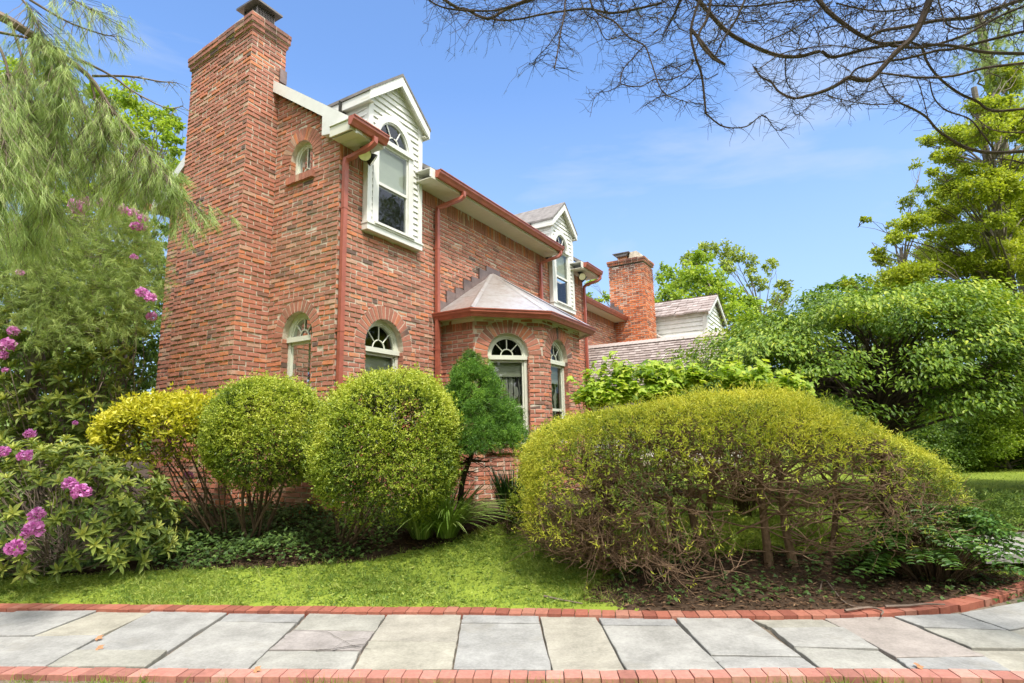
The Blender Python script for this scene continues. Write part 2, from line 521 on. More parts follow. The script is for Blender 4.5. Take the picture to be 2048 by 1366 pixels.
def wall(mb, pl, z0, z1, rng_at, ops=(), holes=(), soldier=None, warp=None, off=0.):
    """bricks (slot 0) and raked mortar (slot 1)"""
    L = []; k = 0
    zt = soldier[0] if soldier else z1
    nc = int((zt - z0) / CH + 1e-6)
    for k in range(nc):
        zb = z0 + k * CH; zm = zb + CH / 2
        iv = [rng_at(zm)]; im = [rng_at(zm)]
        for o in ops:
            h = o.hole(zm, o.ring + .006)
            if h is not None:
                iv = cut(iv, o.c - h, o.c + h)
            h = o.hole(zb if zb > o.sill else zm)
            if h is not None:
                im = cut(im, o.c - h, o.c + h)
        for (a, b, za, zc) in holes:
            if za < zm < zc:
                iv = cut(iv, a, b); im = cut(im, a, b)
        for a, b in im:
            if b - a > .01:
                V = pl(np.array([a, b, b, a]), np.array([zb, zb, zb + CH, zb + CH]), 0.)
                mb.add(warp(V) if warp else V, [(0, 1, 2, 3)], .5, 1)
        for a, b in iv:
            st = np.floor((a - off) / .21) * .21 + off + (k % 2) * .105 - .21
            p = st
            while p < b:
                q0, q1 = max(a, p), min(b, p + .193)
                if q1 - q0 > .035:
                    if q1 - q0 > .17 and rb.random() < .16:
                        mdl = q0 + (q1 - q0) * rb.uniform(.42, .58); L.append((q0, mdl - .005, zb + .006, zb + .0595)); L.append((mdl + .005, q1, zb + .006, zb + .0595))
                    else:
                        dz = rb.normal(0, .0025); L.append((q0 + rb.normal(0, .002), q1 + rb.normal(0, .002), zb + .006 + dz, zb + .0595 + dz))
                p += .21
    if soldier:
        soldier = (z0 + nc * CH, soldier[1]); a, b = rng_at((soldier[0] + soldier[1]) / 2)
        iv = [(a, b)]
        for (x0, x1, za, zc) in holes:
            if zc > soldier[0]:
                iv = cut(iv, x0, x1)
        for a, b in iv:
            V = pl(np.array([a, b, b, a]), np.array([z0 + nc * CH, z0 + nc * CH, soldier[1], soldier[1]]), 0.); mb.add(V, [(0, 1, 2, 3)], .5, 1)
            for p in np.arange(a, b - .05, CH):
                L.append((p + .005, p + .062, soldier[0] + .004, soldier[1] - .002))
    L = np.array(L)
    bricks(mb, pl, L[:, 0], L[:, 1], L[:, 2], L[:, 3], warp)
    for o in ops:
        if o.ring:
            m = max(9, int(round(pi * (o.r + o.ring * .5) / (.078 if o.r > .25 else .060)))); th = np.linspace(0, pi, m + 1)
            for i in range(m):
                g = (th[1] - th[0]) * .09; a0, a1 = th[i] + g, th[i + 1] - g
                def pt(t, e): return (o.c + (o.r + e) * cos(t), o.spring + (o.rise + e) * sin(t))
                dd = .011 + rb.normal(0, .002); e0, e1 = .0, o.ring
                q = [pt(a0, e0), pt(a1, e0), pt(a1, e1), pt(a0, e1)]
                s_ = np.array([p[0] for p in q]); z_ = np.array([p[1] for p in q]); cs, cz = s_.mean(), z_.mean()
                V = np.vstack([pl(s_, z_, -.13), pl(s_, z_, dd - .006), pl(cs + (s_ - cs) * .93, cz + (z_ - cz) * .95, dd)])
                mb.add(V, [(0, 1, 5, 4), (1, 2, 6, 5), (2, 3, 7, 6), (3, 0, 4, 7), (4, 5, 9, 8), (5, 6, 10, 9), (6, 7, 11, 10), (7, 4, 8, 11), (8, 9, 10, 11)], .5, 0)
                # mortar bed behind the ring
                q = [pt(th[i], -.002), pt(th[i + 1], -.002), pt(th[i + 1], e1 + .012), pt(th[i], e1 + .012)]
                V = np.vstack([pl(np.array([p[0] for p in q]), np.array([p[1] for p in q]), x) for x in (-.125, .004)])
                mb.add(V, [(0, 1, 5, 4), (4, 5, 6, 7)], .5, 1)
        # brick jambs
        for sg in (-1, 1):
            zz = o.sill
            while zz < o.spring - .02:
                x = o.c + sg * o.r; a, b_ = (x, x - sg * .012)
                pl.box(mb, min(a, b_) , max(a, b_), zz + .004, min(zz + .061, o.spring), -.13, .006 + rb.normal(0, .003), .5, 0)
                zz += CH
            pl.box(mb, min(o.c + sg * o.r, o.c + sg * (o.r + .02)), max(o.c + sg * o.r, o.c + sg * (o.r + .02)), o.sill, o.spring, -.13, -.004, .5, 1)
        # rowlock sill course
        if o.ring:
            for p in np.arange(o.c - o.r - .06, o.c + o.r + .0, .072):
                pl.box(mb, p + .004, p + .066, o.sill - .115, o.sill - .012, -.05, .055 + rb.normal(0, .004), .5, 0)
            pl.box(mb, o.c - o.r - .055, o.c + o.r + .055, o.sill - .113, o.sill - .016, -.06, .045, .5, 1)


def arch_window(pl, o, rec=.085, fw=.065, mid=None, shade=.30, spokes=3, small=False, curtain='curtain', white=False, sillbrd=True):
    """double-hung arched window as one part of the house: frame > glass, muntins, shade, curtain"""
    mb = MB(); d1 = -rec; d0 = d1 - .07
    fm = M['white'] if white else M['cream']
    n = 22; th = np.linspace(0, pi, n + 1)
    def ring(e0, e1, da, db):
        for i in range(n):
            a, b_ = th[i], th[i + 1]
            q = [(o.c + (o.r - e0) * cos(t), o.spring + (o.rise - e0) * sin(t)) for t in (a, b_)] + [(o.c + (o.r - e1) * cos(t), o.spring + (o.rise - e1) * sin(t)) for t in (b_, a)]
            s_ = np.array([p[0] for p in q]); z_ = np.array([p[1] for p in q])
            V = np.vstack([pl(s_, z_, da), pl(s_, z_, db)])
            mb.add(V, [(0, 1, 5, 4), (2, 3, 7, 6), (4, 5, 6, 7), (0, 1, 2, 3)])
    ring(-.01 if not small else 0, fw, d0, d1); ring(fw - .003, fw + .022, d0, d1 - .02)
    for sg in (-1, 1):
        a, b_ = sorted((o.c + sg * (o.r + (0 if small else .01)), o.c + sg * (o.r - fw))); pl.box(mb, a, b_, o.sill, o.spring, d0, d1)
        a, b_ = sorted((o.c + sg * (o.r - fw + .003), o.c + sg * (o.r - fw - .03))); pl.box(mb, a, b_, o.sill, o.spring, d0, d1 - .025)
    ri = o.r - fw
    if not small:
        pl.box(mb, o.c - o.r + .004, o.c + o.r - .004, o.spring - .07, o.spring, d0 - .01, d1 + .03)
        pl.box(mb, o.c - ri, o.c + ri, o.spring - .11, o.spring - .068, d0, d1 - .015)
    m_ = mid if mid is not None else o.sill + (o.spring - o.sill) * .42
    if not small:
        pl.box(mb, o.c - ri, o.c + ri, m_ - .022, m_ + .022, d0, d1 - .02)
    pl.box(mb, o.c - ri - .01, o.c + ri + .01, o.sill, o.sill + .055, d0, d1 - .01)
    if sillbrd:
        pl.box(mb, o.c - o.r + .002, o.c + o.r - .002, o.sill - .014, o.sill + .02, d0, d1 + .05)
    w = hb(mb, 'window', fm)
    # glass
    g = MB(); dg = d1 - .045
    if not small:
        V = pl(np.array([o.c - ri, o.c + ri, o.c + ri, o.c - ri]), np.array([o.sill, o.sill, m_, m_]), dg); g.add(V, [(0, 1, 2, 3)])
        V = pl(np.array([o.c - ri, o.c + ri, o.c + ri, o.c - ri]), np.array([m_, m_, o.spring - .05, o.spring - .05]), dg + .018); g.add(V, [(0, 1, 2, 3)])
        hbp(g, 'pane', M['glass'], w)
        g = MB()
    zs = o.spring if not small else o.sill
    s_ = [o.c + ri * cos(t) for t in th]; z_ = [o.spring + (o.rise - fw) * sin(t) for t in th]
    if small:
        s_ = [o.c + ri, *s_, o.c - ri]; z_ = [zs, *z_, zs]
    s_.append(o.c); z_.append(zs); k = len(s_) - 1
    g.add(pl(np.array(s_), np.array(z_), dg), [(i, i + 1, k) for i in range(k - 1)]); hbp(g, 'fanlight', M['glass'], w)
    # sunburst muntins
    q = MB(); rin = ri * .36; dm = dg + .012
    c0 = zs + (.06 if small else 0)
    t_ = np.linspace(.0, pi, 15); P = pl(o.c + rin * np.cos(t_), c0 + rin * np.sin(t_) * (o.rise / o.r), dm); tubes(q, P, .011, 5)
    for t in np.linspace(0, pi, spokes + 2)[1:-1]:
        e = 1.0 if not small else 1.05
        P = pl(np.array([o.c + rin * .98 * cos(t), o.c + ri * e * cos(t)]), np.array([c0 + rin * sin(t) * (o.rise / o.r), o.spring + (o.rise - fw) * sin(t)]), dm); tubes(q, P, .010, 5)
    hbp(q, 'muntin', fm, w)
    # what hangs behind the glass
    if not small:
        dc = d1 - .10; H = o.spring - o.sill
        q = MB(); pl.box(q, o.c - o.r - .02, o.c + o.r + .02, o.spring - .05 - H * shade, o.spring - .02, dc, dc + .012)
        hbp(q, 'shade', M['paleshade'] if white else M['shade'], w)
        if curtain:
            q = MB(); x = np.linspace(o.c - o.r - .02, o.c + o.r + .02, 60); dd = dc - .03 + .016 * np.sin(x * 70)
            V = np.vstack([pl(x, o.sill - .05, dd), pl(x, o.spring - H * shade, dd)]); i = np.arange(59)
            q.add(V, np.stack([i, i + 1, i + 61, i + 60], 1)); hbp(q, 'curtain', M[curtain], w)
    q = MB(); dd = d1 - .5  # near-black panel stands in for the darkness of the unlit room
    pl.box(q, o.c - o.r - .25, o.c + o.r + .25, o.sill - .2, o.spring + o.rise + .1, dd, dd + .02); hbp(q, 'unlit_room_panel', M['unlitroom'], w)
    return w


def hbp(mb, name, mats, parent, **kw):
    mb.V = [v - np.array([0, 0, ZB], np.float32) for v in mb.V]
    return mb.build(name, mats, parent, **kw)


TOPV = lambda v: 5.70 + .69 * (v + .45)          # roof surface over the gable
RIDGE = 2.1


def rtop(v):
    return TOPV(v) if v <= RIDGE else TOPV(2 * RIDGE - v)


# ---- gable wall
G = Pl((0, 0), (0, 1)).out(-1, 0)


def grange(z):
    if z < 5.62:
        return (0, 4.2)
    e = (z - 5.60) / .69 - .30
    return (max(0, e), min(4.2, 4.2 - e)) if e < 2.1 else (2.1, 2.1)


og2 = Op(.728, .305, 1.36, 2.93, .335, .17); og1 = Op(.78, .235, 5.30, 5.56, .265, .2)
mb = MB(); wall(mb, G, .30, 7.3, grange, [og1, og2], holes=[(1.40, 2.90, 0, 9)])
hb(mb, 'wall', [M['brick_moss'], M['mortar']])
arch_window(G, og2, rec=.09, shade=.24)
arch_window(G, og1, rec=.07, fw=.05, small=True, spokes=1, sillbrd=False)

# ---- long front wall
F = Pl((0, 0), (1, 0)).out(0, -1)
of1 = Op(.94, .395, 1.36, 2.80, .42, .2)
D1, D2 = 0., 5.9
holes = [(.52 + d, 1.56 + d, 4.52, 9) for d in (D1, D2)] + [(2.5, 5.2, 0, 3.35)]
mb = MB(); wall(mb, F, .30, 5.56, lambda z: (0, 8.31), [of1], holes=holes, soldier=(5.35, 5.55), off=.05)
E1 = Pl((8.31, 0), (0, 1)).out(1, 0)
wall(mb, E1, .30, 5.56, lambda z: (0, 1.2), [])
E1.box(mb, 1.2, 4.2, .3, 5.6, -.05, 0, .5, 0)
Bk = Pl((0, 4.2), (1, 0)).out(0, 1); Bk.box(mb, 0, 8.31, .3, 5.6, -.05, 0, .5, 0)
hb(mb, 'wall', [M['brick'], M['mortar']])
arch_window(F, of1, rec=.09, shade=.22)
o = MB(); bricks(o, F, [0], [.01], [0], [.01])   # keeps the brick random stream steady

# ---- big chimney on the gable
def cwarp(V):
    V = np.array(V, float); V[:, 2] -= .10 * (V[:, 1] - 1.38) * np.clip((V[:, 2] - 4.5) / 3.2, 0, 1.1); return V


mb = MB(); v0, v1, u0, u1 = 1.38, 2.92, -.5, .085
pa = Pl((u0, v0), (0, 1)).out(-1, 0); pb_ = Pl((u0, v0), (1, 0)).out(0, -1); pc = Pl((u0, v1), (1, 0)).out(0, 1); pd = Pl((u1, v0), (0, 1)).out(1, 0)
wall(mb, pa, .30, 7.62, lambda z: (0, v1 - v0), [], warp=cwarp)
wall(mb, pb_, .30, 7.62, lambda z: (0, u1 - u0) if z > 5.9 else (0, .5), [], warp=cwarp, off=.1)
wall(mb, pc, .30, 7.62, lambda z: (0, u1 - u0) if z > 5.9 else (0, .5), [], warp=cwarp, off=.1)
wall(mb, pd, 6.3, 7.62, lambda z: (0, v1 - v0), [], warp=cwarp)
for k, e in ((0, .022), (1, .045), (2, .05)):       # corbelled cap courses
    z = 7.60 + k * .078
    for (a, b_, c, d) in ((u0 - e, v0 - e, u1 + e, v1 + e),):
        for pl_, l0, l1 in ((Pl((a, b_), (0, 1)).out(-1, 0), 0, d - b_), (Pl((a, b_), (1, 0)).out(0, -1), 0, c - a), (Pl((a, d), (1, 0)).out(0, 1), 0, c - a), (Pl((c, b_), (0, 1)).out(1, 0), 0, d - b_)):
            s_ = np.arange(l0, l1, .21); s2 = np.minimum(s_ + .202, l1)
            bricks(mb, pl_, s_, s2, np.full(len(s_), z), np.full(len(s_), z + .07), cwarp, depth=.006)
        mb.box((a, b_, z - .004), (c, d, z + .074), .5, 1, f=cwarp)
ch1 = hb(mb, 'chimney', [M['brick_chim'], M['mortar']])
mb = MB()   # sloping mortar crown, caps and flue tile
mb.box((u0 + .02, v0 + .02, 7.82), (u1 - .02, v1 - .02, 7.85), f=cwarp); hbp(mb, 'chimney_crown', M['stone'], ch1)
mb = MB(); cx, cy, hw = -.24, 1.62, .15
mb.box((cx - hw, cy - hw, 7.83), (cx + hw, cy + hw, 7.93))
for sx in (-1, 1):
    for sy in (-1, 1):
        mb.box((cx + sx * hw - .008, cy + sy * hw - .008, 7.9), (cx + sx * hw + .008, cy + sy * hw + .008, 8.12))
for t in np.linspace(-hw, hw, 12)[1:-1]:
    for sg in (-1, 1):
        mb.box((cx + t - .003, cy + sg * hw - .003, 7.9), (cx + t + .003, cy + sg * hw + .003, 8.12)); mb.box((cx + sg * hw - .003, cy + t - .003, 7.9), (cx + sg * hw + .003, cy + t + .003, 8.12))
for z in np.arange(7.94, 8.1, .03):
    for sg in (-1, 1):
        mb.box((cx - hw, cy + sg * hw - .003, z - .003), (cx + hw, cy + sg * hw + .003, z + .003)); mb.box((cx + sg * hw - .003, cy - hw, z - .003), (cx + sg * hw + .003, cy + hw, z + .003))
e = .24; V = [(cx - e, cy - e, 8.11), (cx + e, cy - e, 8.11), (cx + e, cy + e, 8.11), (cx - e, cy + e, 8.11), (cx - e, cy - e, 8.14), (cx + e, cy - e, 8.14), (cx + e, cy + e, 8.14), (cx - e, cy + e, 8.14), (cx, cy, 8.25)]
mb.add(V, [(0, 1, 2, 3), (0, 1, 5, 4), (1, 2, 6, 5), (2, 3, 7, 6), (3, 0, 4, 7)]); mb.addF(np.array([(4, 5, 8), (5, 6, 8), (6, 7, 8), (7, 4, 8)]) + mb.n - 9)
hbp(mb, 'chimney_cap', M['capmetal'], ch1)
mb = MB(); mb.box((-.36, 2.3, 7.72), (-.1, 2.56, 7.93)); hbp(mb, 'flue_tile', M['clay'], ch1)
mb = MB(); mb.box((-.02, 1.345, 6.98), (.10, 1.372, 7.2)); hbp(mb, 'flashing', M['lead'], ch1)

# ---- main roof, open where the dormers break the eave
mb = MB()
for (ua, ub, vs) in ((-.10, .42, -.45), (.42, 1.64, .5), (1.64, 6.32, -.45), (6.32, 7.54, .5), (7.54, 8.45, -.45)):
    for p, q in (((vs, TOPV(vs)), (RIDGE, TOPV(RIDGE))), ((RIDGE, TOPV(RIDGE)), (4.65, 5.70))):
        mb.prism([(ua, p[0], p[1]), (ua, q[0], q[1]), (ua, q[0], q[1] - .08), (ua, p[0], p[1] - .08)], (ub - ua, 0, 0))
hb(mb, 'roof', M['shingle'])
# rake boards, pork chops
mb = MB()
def rakeseg(va, vb):
    za, zb_ = rtop(va) - .004, rtop(vb) - .004
    mb.prism([(-.115, va, za), (-.115, vb, zb_), (-.115, vb, zb_ - .19), (-.115, va, za - .19)], (.03, 0, 0))
    mb.prism([(-.085, va, za - .03), (-.085, vb, zb_ - .03), (-.085, vb, zb_ - .17), (-.085, va, za - .17)], (.085, 0, 0))
rakeseg(-.42, 1.372)
mb.prism([(-.118, .24, rtop(.24) - .15), (-.118, -.40, 5.57), (-.118, -.40, 5.585), (-.118, .24, 5.69)][::-1], (.036, 0, 0))
mb.prism([(-.119, .24, 6.02), (-.119, -.41, 5.70), (-.119, -.41, 5.60), (-.119, .24, 5.70)], (.118, 0, 0))
hb(mb, 'rake_board', M['white']); mb = MB(); rakeseg(2.94, 4.62)
mb.prism([(-.119, 3.96, 6.02), (-.119, 4.61, 5.70), (-.119, 4.61, 5.60), (-.119, 3.96, 5.70)], (.118, 0, 0))
hb(mb, 'rake_board', M['white'])

GPROF = np.array([(0, 0), (-.045, -.005), (-.06, -.05), (-.085, -.085), (-.095, -.125), (-.11, -.125), (-.11, -.0), (-.1, .0), (-.085, -.1)])


def gutter(poly, zt, name='gutter', parent=None, closed_ends=True):
    """K-profile gutter following a list of (u,v) eave points; outward is to the right of travel"""
    mb = MB(); P = [np.array(p, float) for p in poly]; prof = [(.0, 0.), (.0, -.115), (.055, -.125), (.075, -.085), (.10, -.05), (.105, 0.), (.115, .004), (.115, -.012), (.098, -.012), (.09, -.045), (.065, -.08), (.048, -.11), (.008, -.105), (.008, 0.)]
    n = len(P); nrm = []
    for i in range(n):
        ds = []
        if i > 0: ds.append(unit(P[i] - P[i - 1]))
        if i < n - 1: ds.append(unit(P[i + 1] - P[i]))
        ns = [np.array([d[1], -d[0]]) for d in ds]; m_ = unit(sum(ns)); nrm.append(m_ / max(.3, float(m_ @ ns[0])))
    k = len(prof); V = []
    for i in range(n):
        for (a, z) in prof:
            q = P[i] + nrm[i] * a; V.append((q[0], q[1], zt + z))
    F = [(i * k + j, i * k + (j + 1) % k, (i + 1) * k + (j + 1) % k, (i + 1) * k + j) for i in range(n - 1) for j in range(k)]
    mb.add(V, F)
    if closed_ends:
        for i in (0, n - 1):
            mb.addF(np.array([(0, 1, 2, 5), (2, 3, 4, 5)]) + i * k)
    return hb(mb, name, M['redmetal'], parent)


SEG = ((-.235, .44), (1.60, 6.16), (7.47, 8.52))
for a, b_ in SEG:
    gutter([(a, -.40), (b_, -.40)], 5.71)
    mb = MB(); mb.box((a + .03 if a < 0 else a - .12, -.40, 5.565), (b_ if b_ > 8 else b_ + .02, -.383, 5.715)); mb.box((a + .03 if a < 0 else a - .12, -.383, 5.70), (b_ if b_ > 8 else b_, 0, 5.715))
    hb(mb, 'fascia', M['white'])
    mb = MB(); x = (a + .10 if a < 0 else a - .1)
    while x < b_ - .02:       # soffit boards, a groove between each
        mb.box((x, -.40, 5.552), (min(x + .146, b_), .0, 5.564)); x += .15
    mb.box((a + .1 if a < 0 else a - .1, -.4, 5.56), (b_, 0, 5.566))
    if a < 0 or b_ > 8:
        e = a + .06 if a < 0 else b_ - .06
        mb.box((e - .012, -.40, 5.555), (e + .012, .0, 5.70))
    hb(mb, 'soffit', M['soffit'])
gutter([(4.0, 4.62), (-.2, 4.62)], 5.71)


def downspout(pts, w=.07, d=.055):
    """rectangular pipe through (u,v,z) points"""
    mb = MB(); P = np.array(pts, float); k = len(P); ring = []
    for i in range(k):
        t = unit((P[min(i + 1, k - 1)] - P[max(i - 1, 0)])); a = np.array([1., 0, 0]); 
        if abs(t[0]) > .5: a = np.array([0, 1., 0])
        a = unit(a - t * (a @ t)); b_ = unit(np.cross(t, a))
        ring += [P[i] + a * sx * w / 2 + b_ * sy * d / 2 for sx, sy in ((-1, -1), (1, -1), (1, 1), (-1, 1))]
    F = [(i * 4 + j, i * 4 + (j + 1) % 4, i * 4 + 4 + (j + 1) % 4, i * 4 + 4 + j) for i in range(k - 1) for j in range(4)]
    mb.add(ring, F)
    for z in (1.2, 2.9, 4.6):
        if P[-1][2] < z < P[-3][2]:
            mb.box((P[-1][0] - w / 2 - .004, P[-1][1] - d / 2 - .004, z), (P[-1][0] + w / 2 + .004, .0, z + .022))
    return hb(mb, 'downspout', M['redmetal'])


for u, ub, zlo in ((.045, .20, .45), (2.085, 2.30, .45), (5.80, 6.05, 4.02)):
    downspout([(ub, -.455, 5.60), (ub, -.455, 5.52), (ub - .03, -.42, 5.47), (u + .06, -.13, 5.36), (u, -.075, 5.31), (u, -.07, 5.24), (u, -.07, 4), (u, -.07, zlo)])
downspout([(8.43, -.455, 5.60), (8.43, -.455, 5.52), (8.40, -.42, 5.47), (8.27, -.13, 5.36), (8.24, -.075, 5.31), (8.24, -.07, 5.24), (8.24, -.07, 4), (8.24, -.07, .5)])


def floodlight(u, v, z, dirs):
    r = MB(); r.box((u - .05, v - .05, z - .02), (u + .05, v + .05, z + .03)); r.box((u - .025, v - .025, z - .08), (u + .025, v + .025, z)); o_ = hb(r, 'floodlight', M['black'])
    for dx, dy, dz in dirs:
        d = unit(np.array([dx, dy, dz])); c = np.array([u, v, z - .08]); q = MB()
        tubes(q, np.array([c, c + d * .05, c + d * .08, c + d * .12, c + d * .15]), np.array([.03, .045, .07, .09, .095]), 12)
        h = hbp(q, 'lamp_head', M['black'], o_)
        q = MB(); tubes(q, np.array([c + d * .135, c + d * .148, c + d * .153]), np.array([.09, .085, .001]), 14); hbp(q, 'lens', M['lens'], o_)
    return o_


floodlight(.27, -.2, 5.54, ((-.55, -.55, -.45), (.7, -.5, -.55)))
floodlight(7.72, -.2, 5.54, ((-.6, -.6, -.4), (.5, -.5, -.6)))

# ---- dormers
def dormer(d):
    """white clapboard dormer flush with the wall; returns its root part"""
    a, b_ = .44 + d, 1.62 + d; cx = (a + b_) / 2; fv = -.075
    P = Pl((0, fv), (1, 0)).out(0, -1); op = Op(.985 + d, .43, 4.56, 5.94, .455, 0)
    zt = 6.50; apex = 6.98; hw = (b_ - a) / 2
    sid = MB()
    z = 4.55
    while z < apex:      # lapped boards in thin slices so they meet the arch and the rake
        for q in range(4):
            z0, z1 = z + q * .0245, z + (q + 1) * .0245; zm = (z0 + z1) / 2
            w = hw if zm < zt else hw * (apex - zm) / (apex - zt)
            if w < .01: continue
            iv = [(cx - w, cx + w)]; h = op.hole(zm, .0)
            if h is not None: iv = cut(iv, op.c - h, op.c + h)
            t0, t1 = .022 - q * .0055, .022 - (q + 1) * .0055
            for s0, s1 in iv:
                V = np.vstack([P(np.array([s0, s1, s1, s0]), np.array([z0, z0, z1, z1]), np.array([t0, t0, t1, t1])), P(np.array([s0, s1]), np.array([z0, z0]), 0)])
                sid.add(V, [(0, 1, 2, 3)] + ([(4, 5, 1, 0)] if q == 0 else []))
        z += .098
    for sg, ue in ((-1, a), (1, b_)):      # cheeks
        Q = Pl((ue, fv), (0, 1)).out(sg, 0); z = 5.6
        while z < zt:
            z1 = min(z + .098, zt + .06); vs = fv + .02; ve = max(vs + .02, (z + .35 - 5.70) / .69 - .45 - fv)
            V = np.vstack([Q(np.array([0, ve, ve, 0]), np.array([z, z, z1, z1]), np.array([.02, .02, 0, 0])), Q(np.array([0, ve]), np.array([z, z]), 0)])
            sid.add(V, [(0, 1, 2, 3), (4, 5, 1, 0)]); z += .098
        Q.box(sid, .0, .085, 4.5, 5.6, -.01, .0)
    root = hb(sid, 'dormer', M['white'])
    t = MB()
    for s0, s1 in ((a - .012, a + .075), (b_ - .075, b_ + .012)):
        P.box(t, s0, s1, 4.5, zt + .02, -.06, .035)
    P.box(t, a - .012, b_ + .012, 4.43, 4.52, -.08, .045); P.box(t, a - .02, b_ + .02, 4.52, 4.545, -.08, .06)
    hbp(t, 'corner_board', M['white'], root)
    # barge boards and roof
    ov = .13; e = .68; ze = 6.50; za = 7.10; k = (za - ze) / e
    r = MB(); vb = 1.6
    for sg in (-1, 1):
        r.prism([(cx, fv - ov - .01, za), (cx + sg * (e + .015), fv - ov - .01, ze - .015 * k), (cx + sg * (e + .015), fv - ov - .01, ze + .035), (cx, fv - ov - .01, za + .045)], (0, vb - fv, 0))
    hbp(r, 'dormer_roof', M['shingle'], root)
    r = MB()
    for sg in (-1, 1):
        r.prism([(cx, fv - ov, za - .003), (cx + sg * e, fv - ov, ze - .003), (cx + sg * e, fv - ov, ze - .15), (cx, fv - ov, za - .17)], (0, .03, 0))
        r.prism([(cx + sg * (e - .001), fv - ov + .03, ze - .01), (cx + sg * (e - .025), fv - ov + .03, ze - .01), (cx + sg * (e - .025), fv - ov + .03, ze - .15), (cx + sg * (e - .001), fv - ov + .03, ze - .15)], (0, 1.1, 0))
    hbp(r, 'barge_board', M['white'], root)
    r = MB()
    for sg in (-1, 1):     # boarded soffit under the overhang
        for v_ in np.arange(fv - ov + .03, fv + .02, .055):
            r.prism([(cx, v_, za - .11), (cx + sg * e, v_, ze - .10), (cx + sg * e, v_, ze - .115), (cx, v_, za - .125)], (0, .051, 0))
        r.prism([(cx + sg * (e - .03), fv - ov + .03, ze - .14), (cx + sg * (hw - .02), fv - ov + .03, ze - .14), (cx + sg * (hw - .02), fv - ov + .03, ze - .125), (cx + sg * (e - .03), fv - ov + .03, ze - .125)], (0, 1.0, 0))
    hbp(r, 'dormer_soffit', M['soffit'], root)
    w = arch_window(P, op, rec=-.028, fw=.10, mid=5.22, shade=.50, spokes=2, curtain=None, white=True)
    return root


dormer(D1); dormer(D2)

# ---- bay
A_, B_, C_, D_, E_ = [np.array(q) for q in ((2.305, -.649), (3.105, -1.449), (4.589, -1.449), (5.389, -.649), (5.389, 0))]
A0 = np.array((2.305, 0)); mb = MB(); ZBAY = 3.42
pls = []
for p, q, nx, ny in ((A0, A_, -1, 0), (A_, B_, -.7071, -.7071), (B_, C_, 0, -1), (C_, D_, .7071, -.7071), (D_, E_, 1, 0)):
    pls.append((Pl(p, q - p).out(nx, ny), float(np.linalg.norm(q - p))))
ob1 = Op(.545, .345, 1.36, 2.80, .365, .215); ob2 = Op(.60, .345, 1.36, 2.78, .365, .215); ob3 = Op(.565, .345, 1.36, 2.80, .365, .215)
wall(mb, pls[0][0], .30, ZBAY, lambda z: (0, pls[0][1]), [], soldier=(3.215, 3.42))
wall(mb, pls[1][0], .30, ZBAY, lambda z: (0, pls[1][1]), [ob1], off=.03)
wall(mb, pls[2][0], .30, ZBAY, lambda z: (0, pls[2][1]), [ob2], off=.07)
wall(mb, pls[3][0], .30, ZBAY, lambda z: (0, pls[3][1]), [ob3])
wall(mb, pls[4][0], .30, ZBAY, lambda z: (0, pls[4][1]), [])
bay = hb(mb, 'bay', [M['brick'], M['mortar']])
arch_window(pls[1][0], ob1, rec=.07, shade=.2); arch_window(pls[2][0], ob2, rec=.07, shade=.24, mid=1.93); arch_window(pls[3][0], ob3, rec=.07, shade=.24)
GO = [(2.13, .0), (2.13, -.715), (3.06, -1.57), (4.86, -1.57), (5.56, -.715), (5.56, 0)]
zt = 3.50
gutter(GO[::-1][::-1], zt, parent=bay) if False else None
# soffit and fascia under the bay eave
mb = MB(); IN = [(2.305, 0), (2.305, -.649), (3.105, -1.449), (4.589, -1.449), (5.389, -.649), (5.389, 0)]
for (z0, z1, grow) in ((zt - .10, zt - .085, 0),):
    for i in range(5):
        a, b_ = GO[i], GO[i + 1]; c, d = IN[i + 1], IN[i]
        mb.prism([(a[0], a[1], z0), (b_[0], b_[1], z0), (c[0], c[1], z0), (d[0], d[1], z0)], (0, 0, z1 - z0))
for i in range(5):
    a, b_, c, d = np.array(GO[i]), np.array(GO[i + 1]), np.array(IN[i + 1]), np.array(IN[i])
    mb.prism([(*(d * .93 + a * .07), zt - .16), (*(c * .93 + b_ * .07), zt - .16), (*c, zt - .16), (*d, zt - .16)], (0, 0, .058))
    mb.prism([(*a, zt - .125), (*b_, zt - .125), (*(b_ * .93 + c * .07), zt - .125), (*(a * .93 + d * .07), zt - .125)], (0, 0, .125))
hbp(mb, 'bay_soffit', M['soffit'], bay)
o_ = gutter(GO, zt); o_.parent = bay
# hipped metal roof running up to a point on the wall
ap = np.array((3.88, 0.02, 4.62)); mb = MB(); EV = [np.array((*p, zt + .012)) for p in GO]
outp = [p + unit(np.array([p[0] - 3.85, p[1], 0])) * .03 for p in EV]
outp[0][1] = 0.02; outp[-1][1] = .02
for i in range(5):
    a, b_ = outp[i], outp[i + 1]
    n = 3; la = [a + (ap - a) * (j / n) for j in range(n + 1)]; lb = [b_ + (ap - b_) * (j / n) for j in range(n + 1)]
    nn = unit(np.cross(b_ - a, ap - a)); nn = nn if nn[2] > 0 else -nn
    for j in range(n):      # courses of flat sheets, each lapping the one below
        w0, w1 = .006, .003
        q = [la[j] + nn * w0, lb[j] + nn * w0, lb[j + 1] + nn * w1, la[j + 1] + nn * w1]
        V = np.array(q + [la[j], lb[j]]); F = [(0, 1, 2, 3), (4, 5, 1, 0)]
        mb.add(V, F)
    mb.add(np.array([a - [0, 0, .03], b_ - [0, 0, .03], b_ + nn * .01, a + nn * .01]), [(0, 1, 2, 3)])
for i in range(1, 5):       # hip caps
    a = outp[i]; t = unit(ap - a); sd = unit(np.cross(t, [0, 0, 1])); up = np.cross(sd, t)
    for q in (-1, 1):
        V = [a + up * .03, ap + up * .03, ap + sd * q * .055 + up * .0, a + sd * q * .055 + up * .004]; mb.add(V, [(0, 1, 2, 3)])
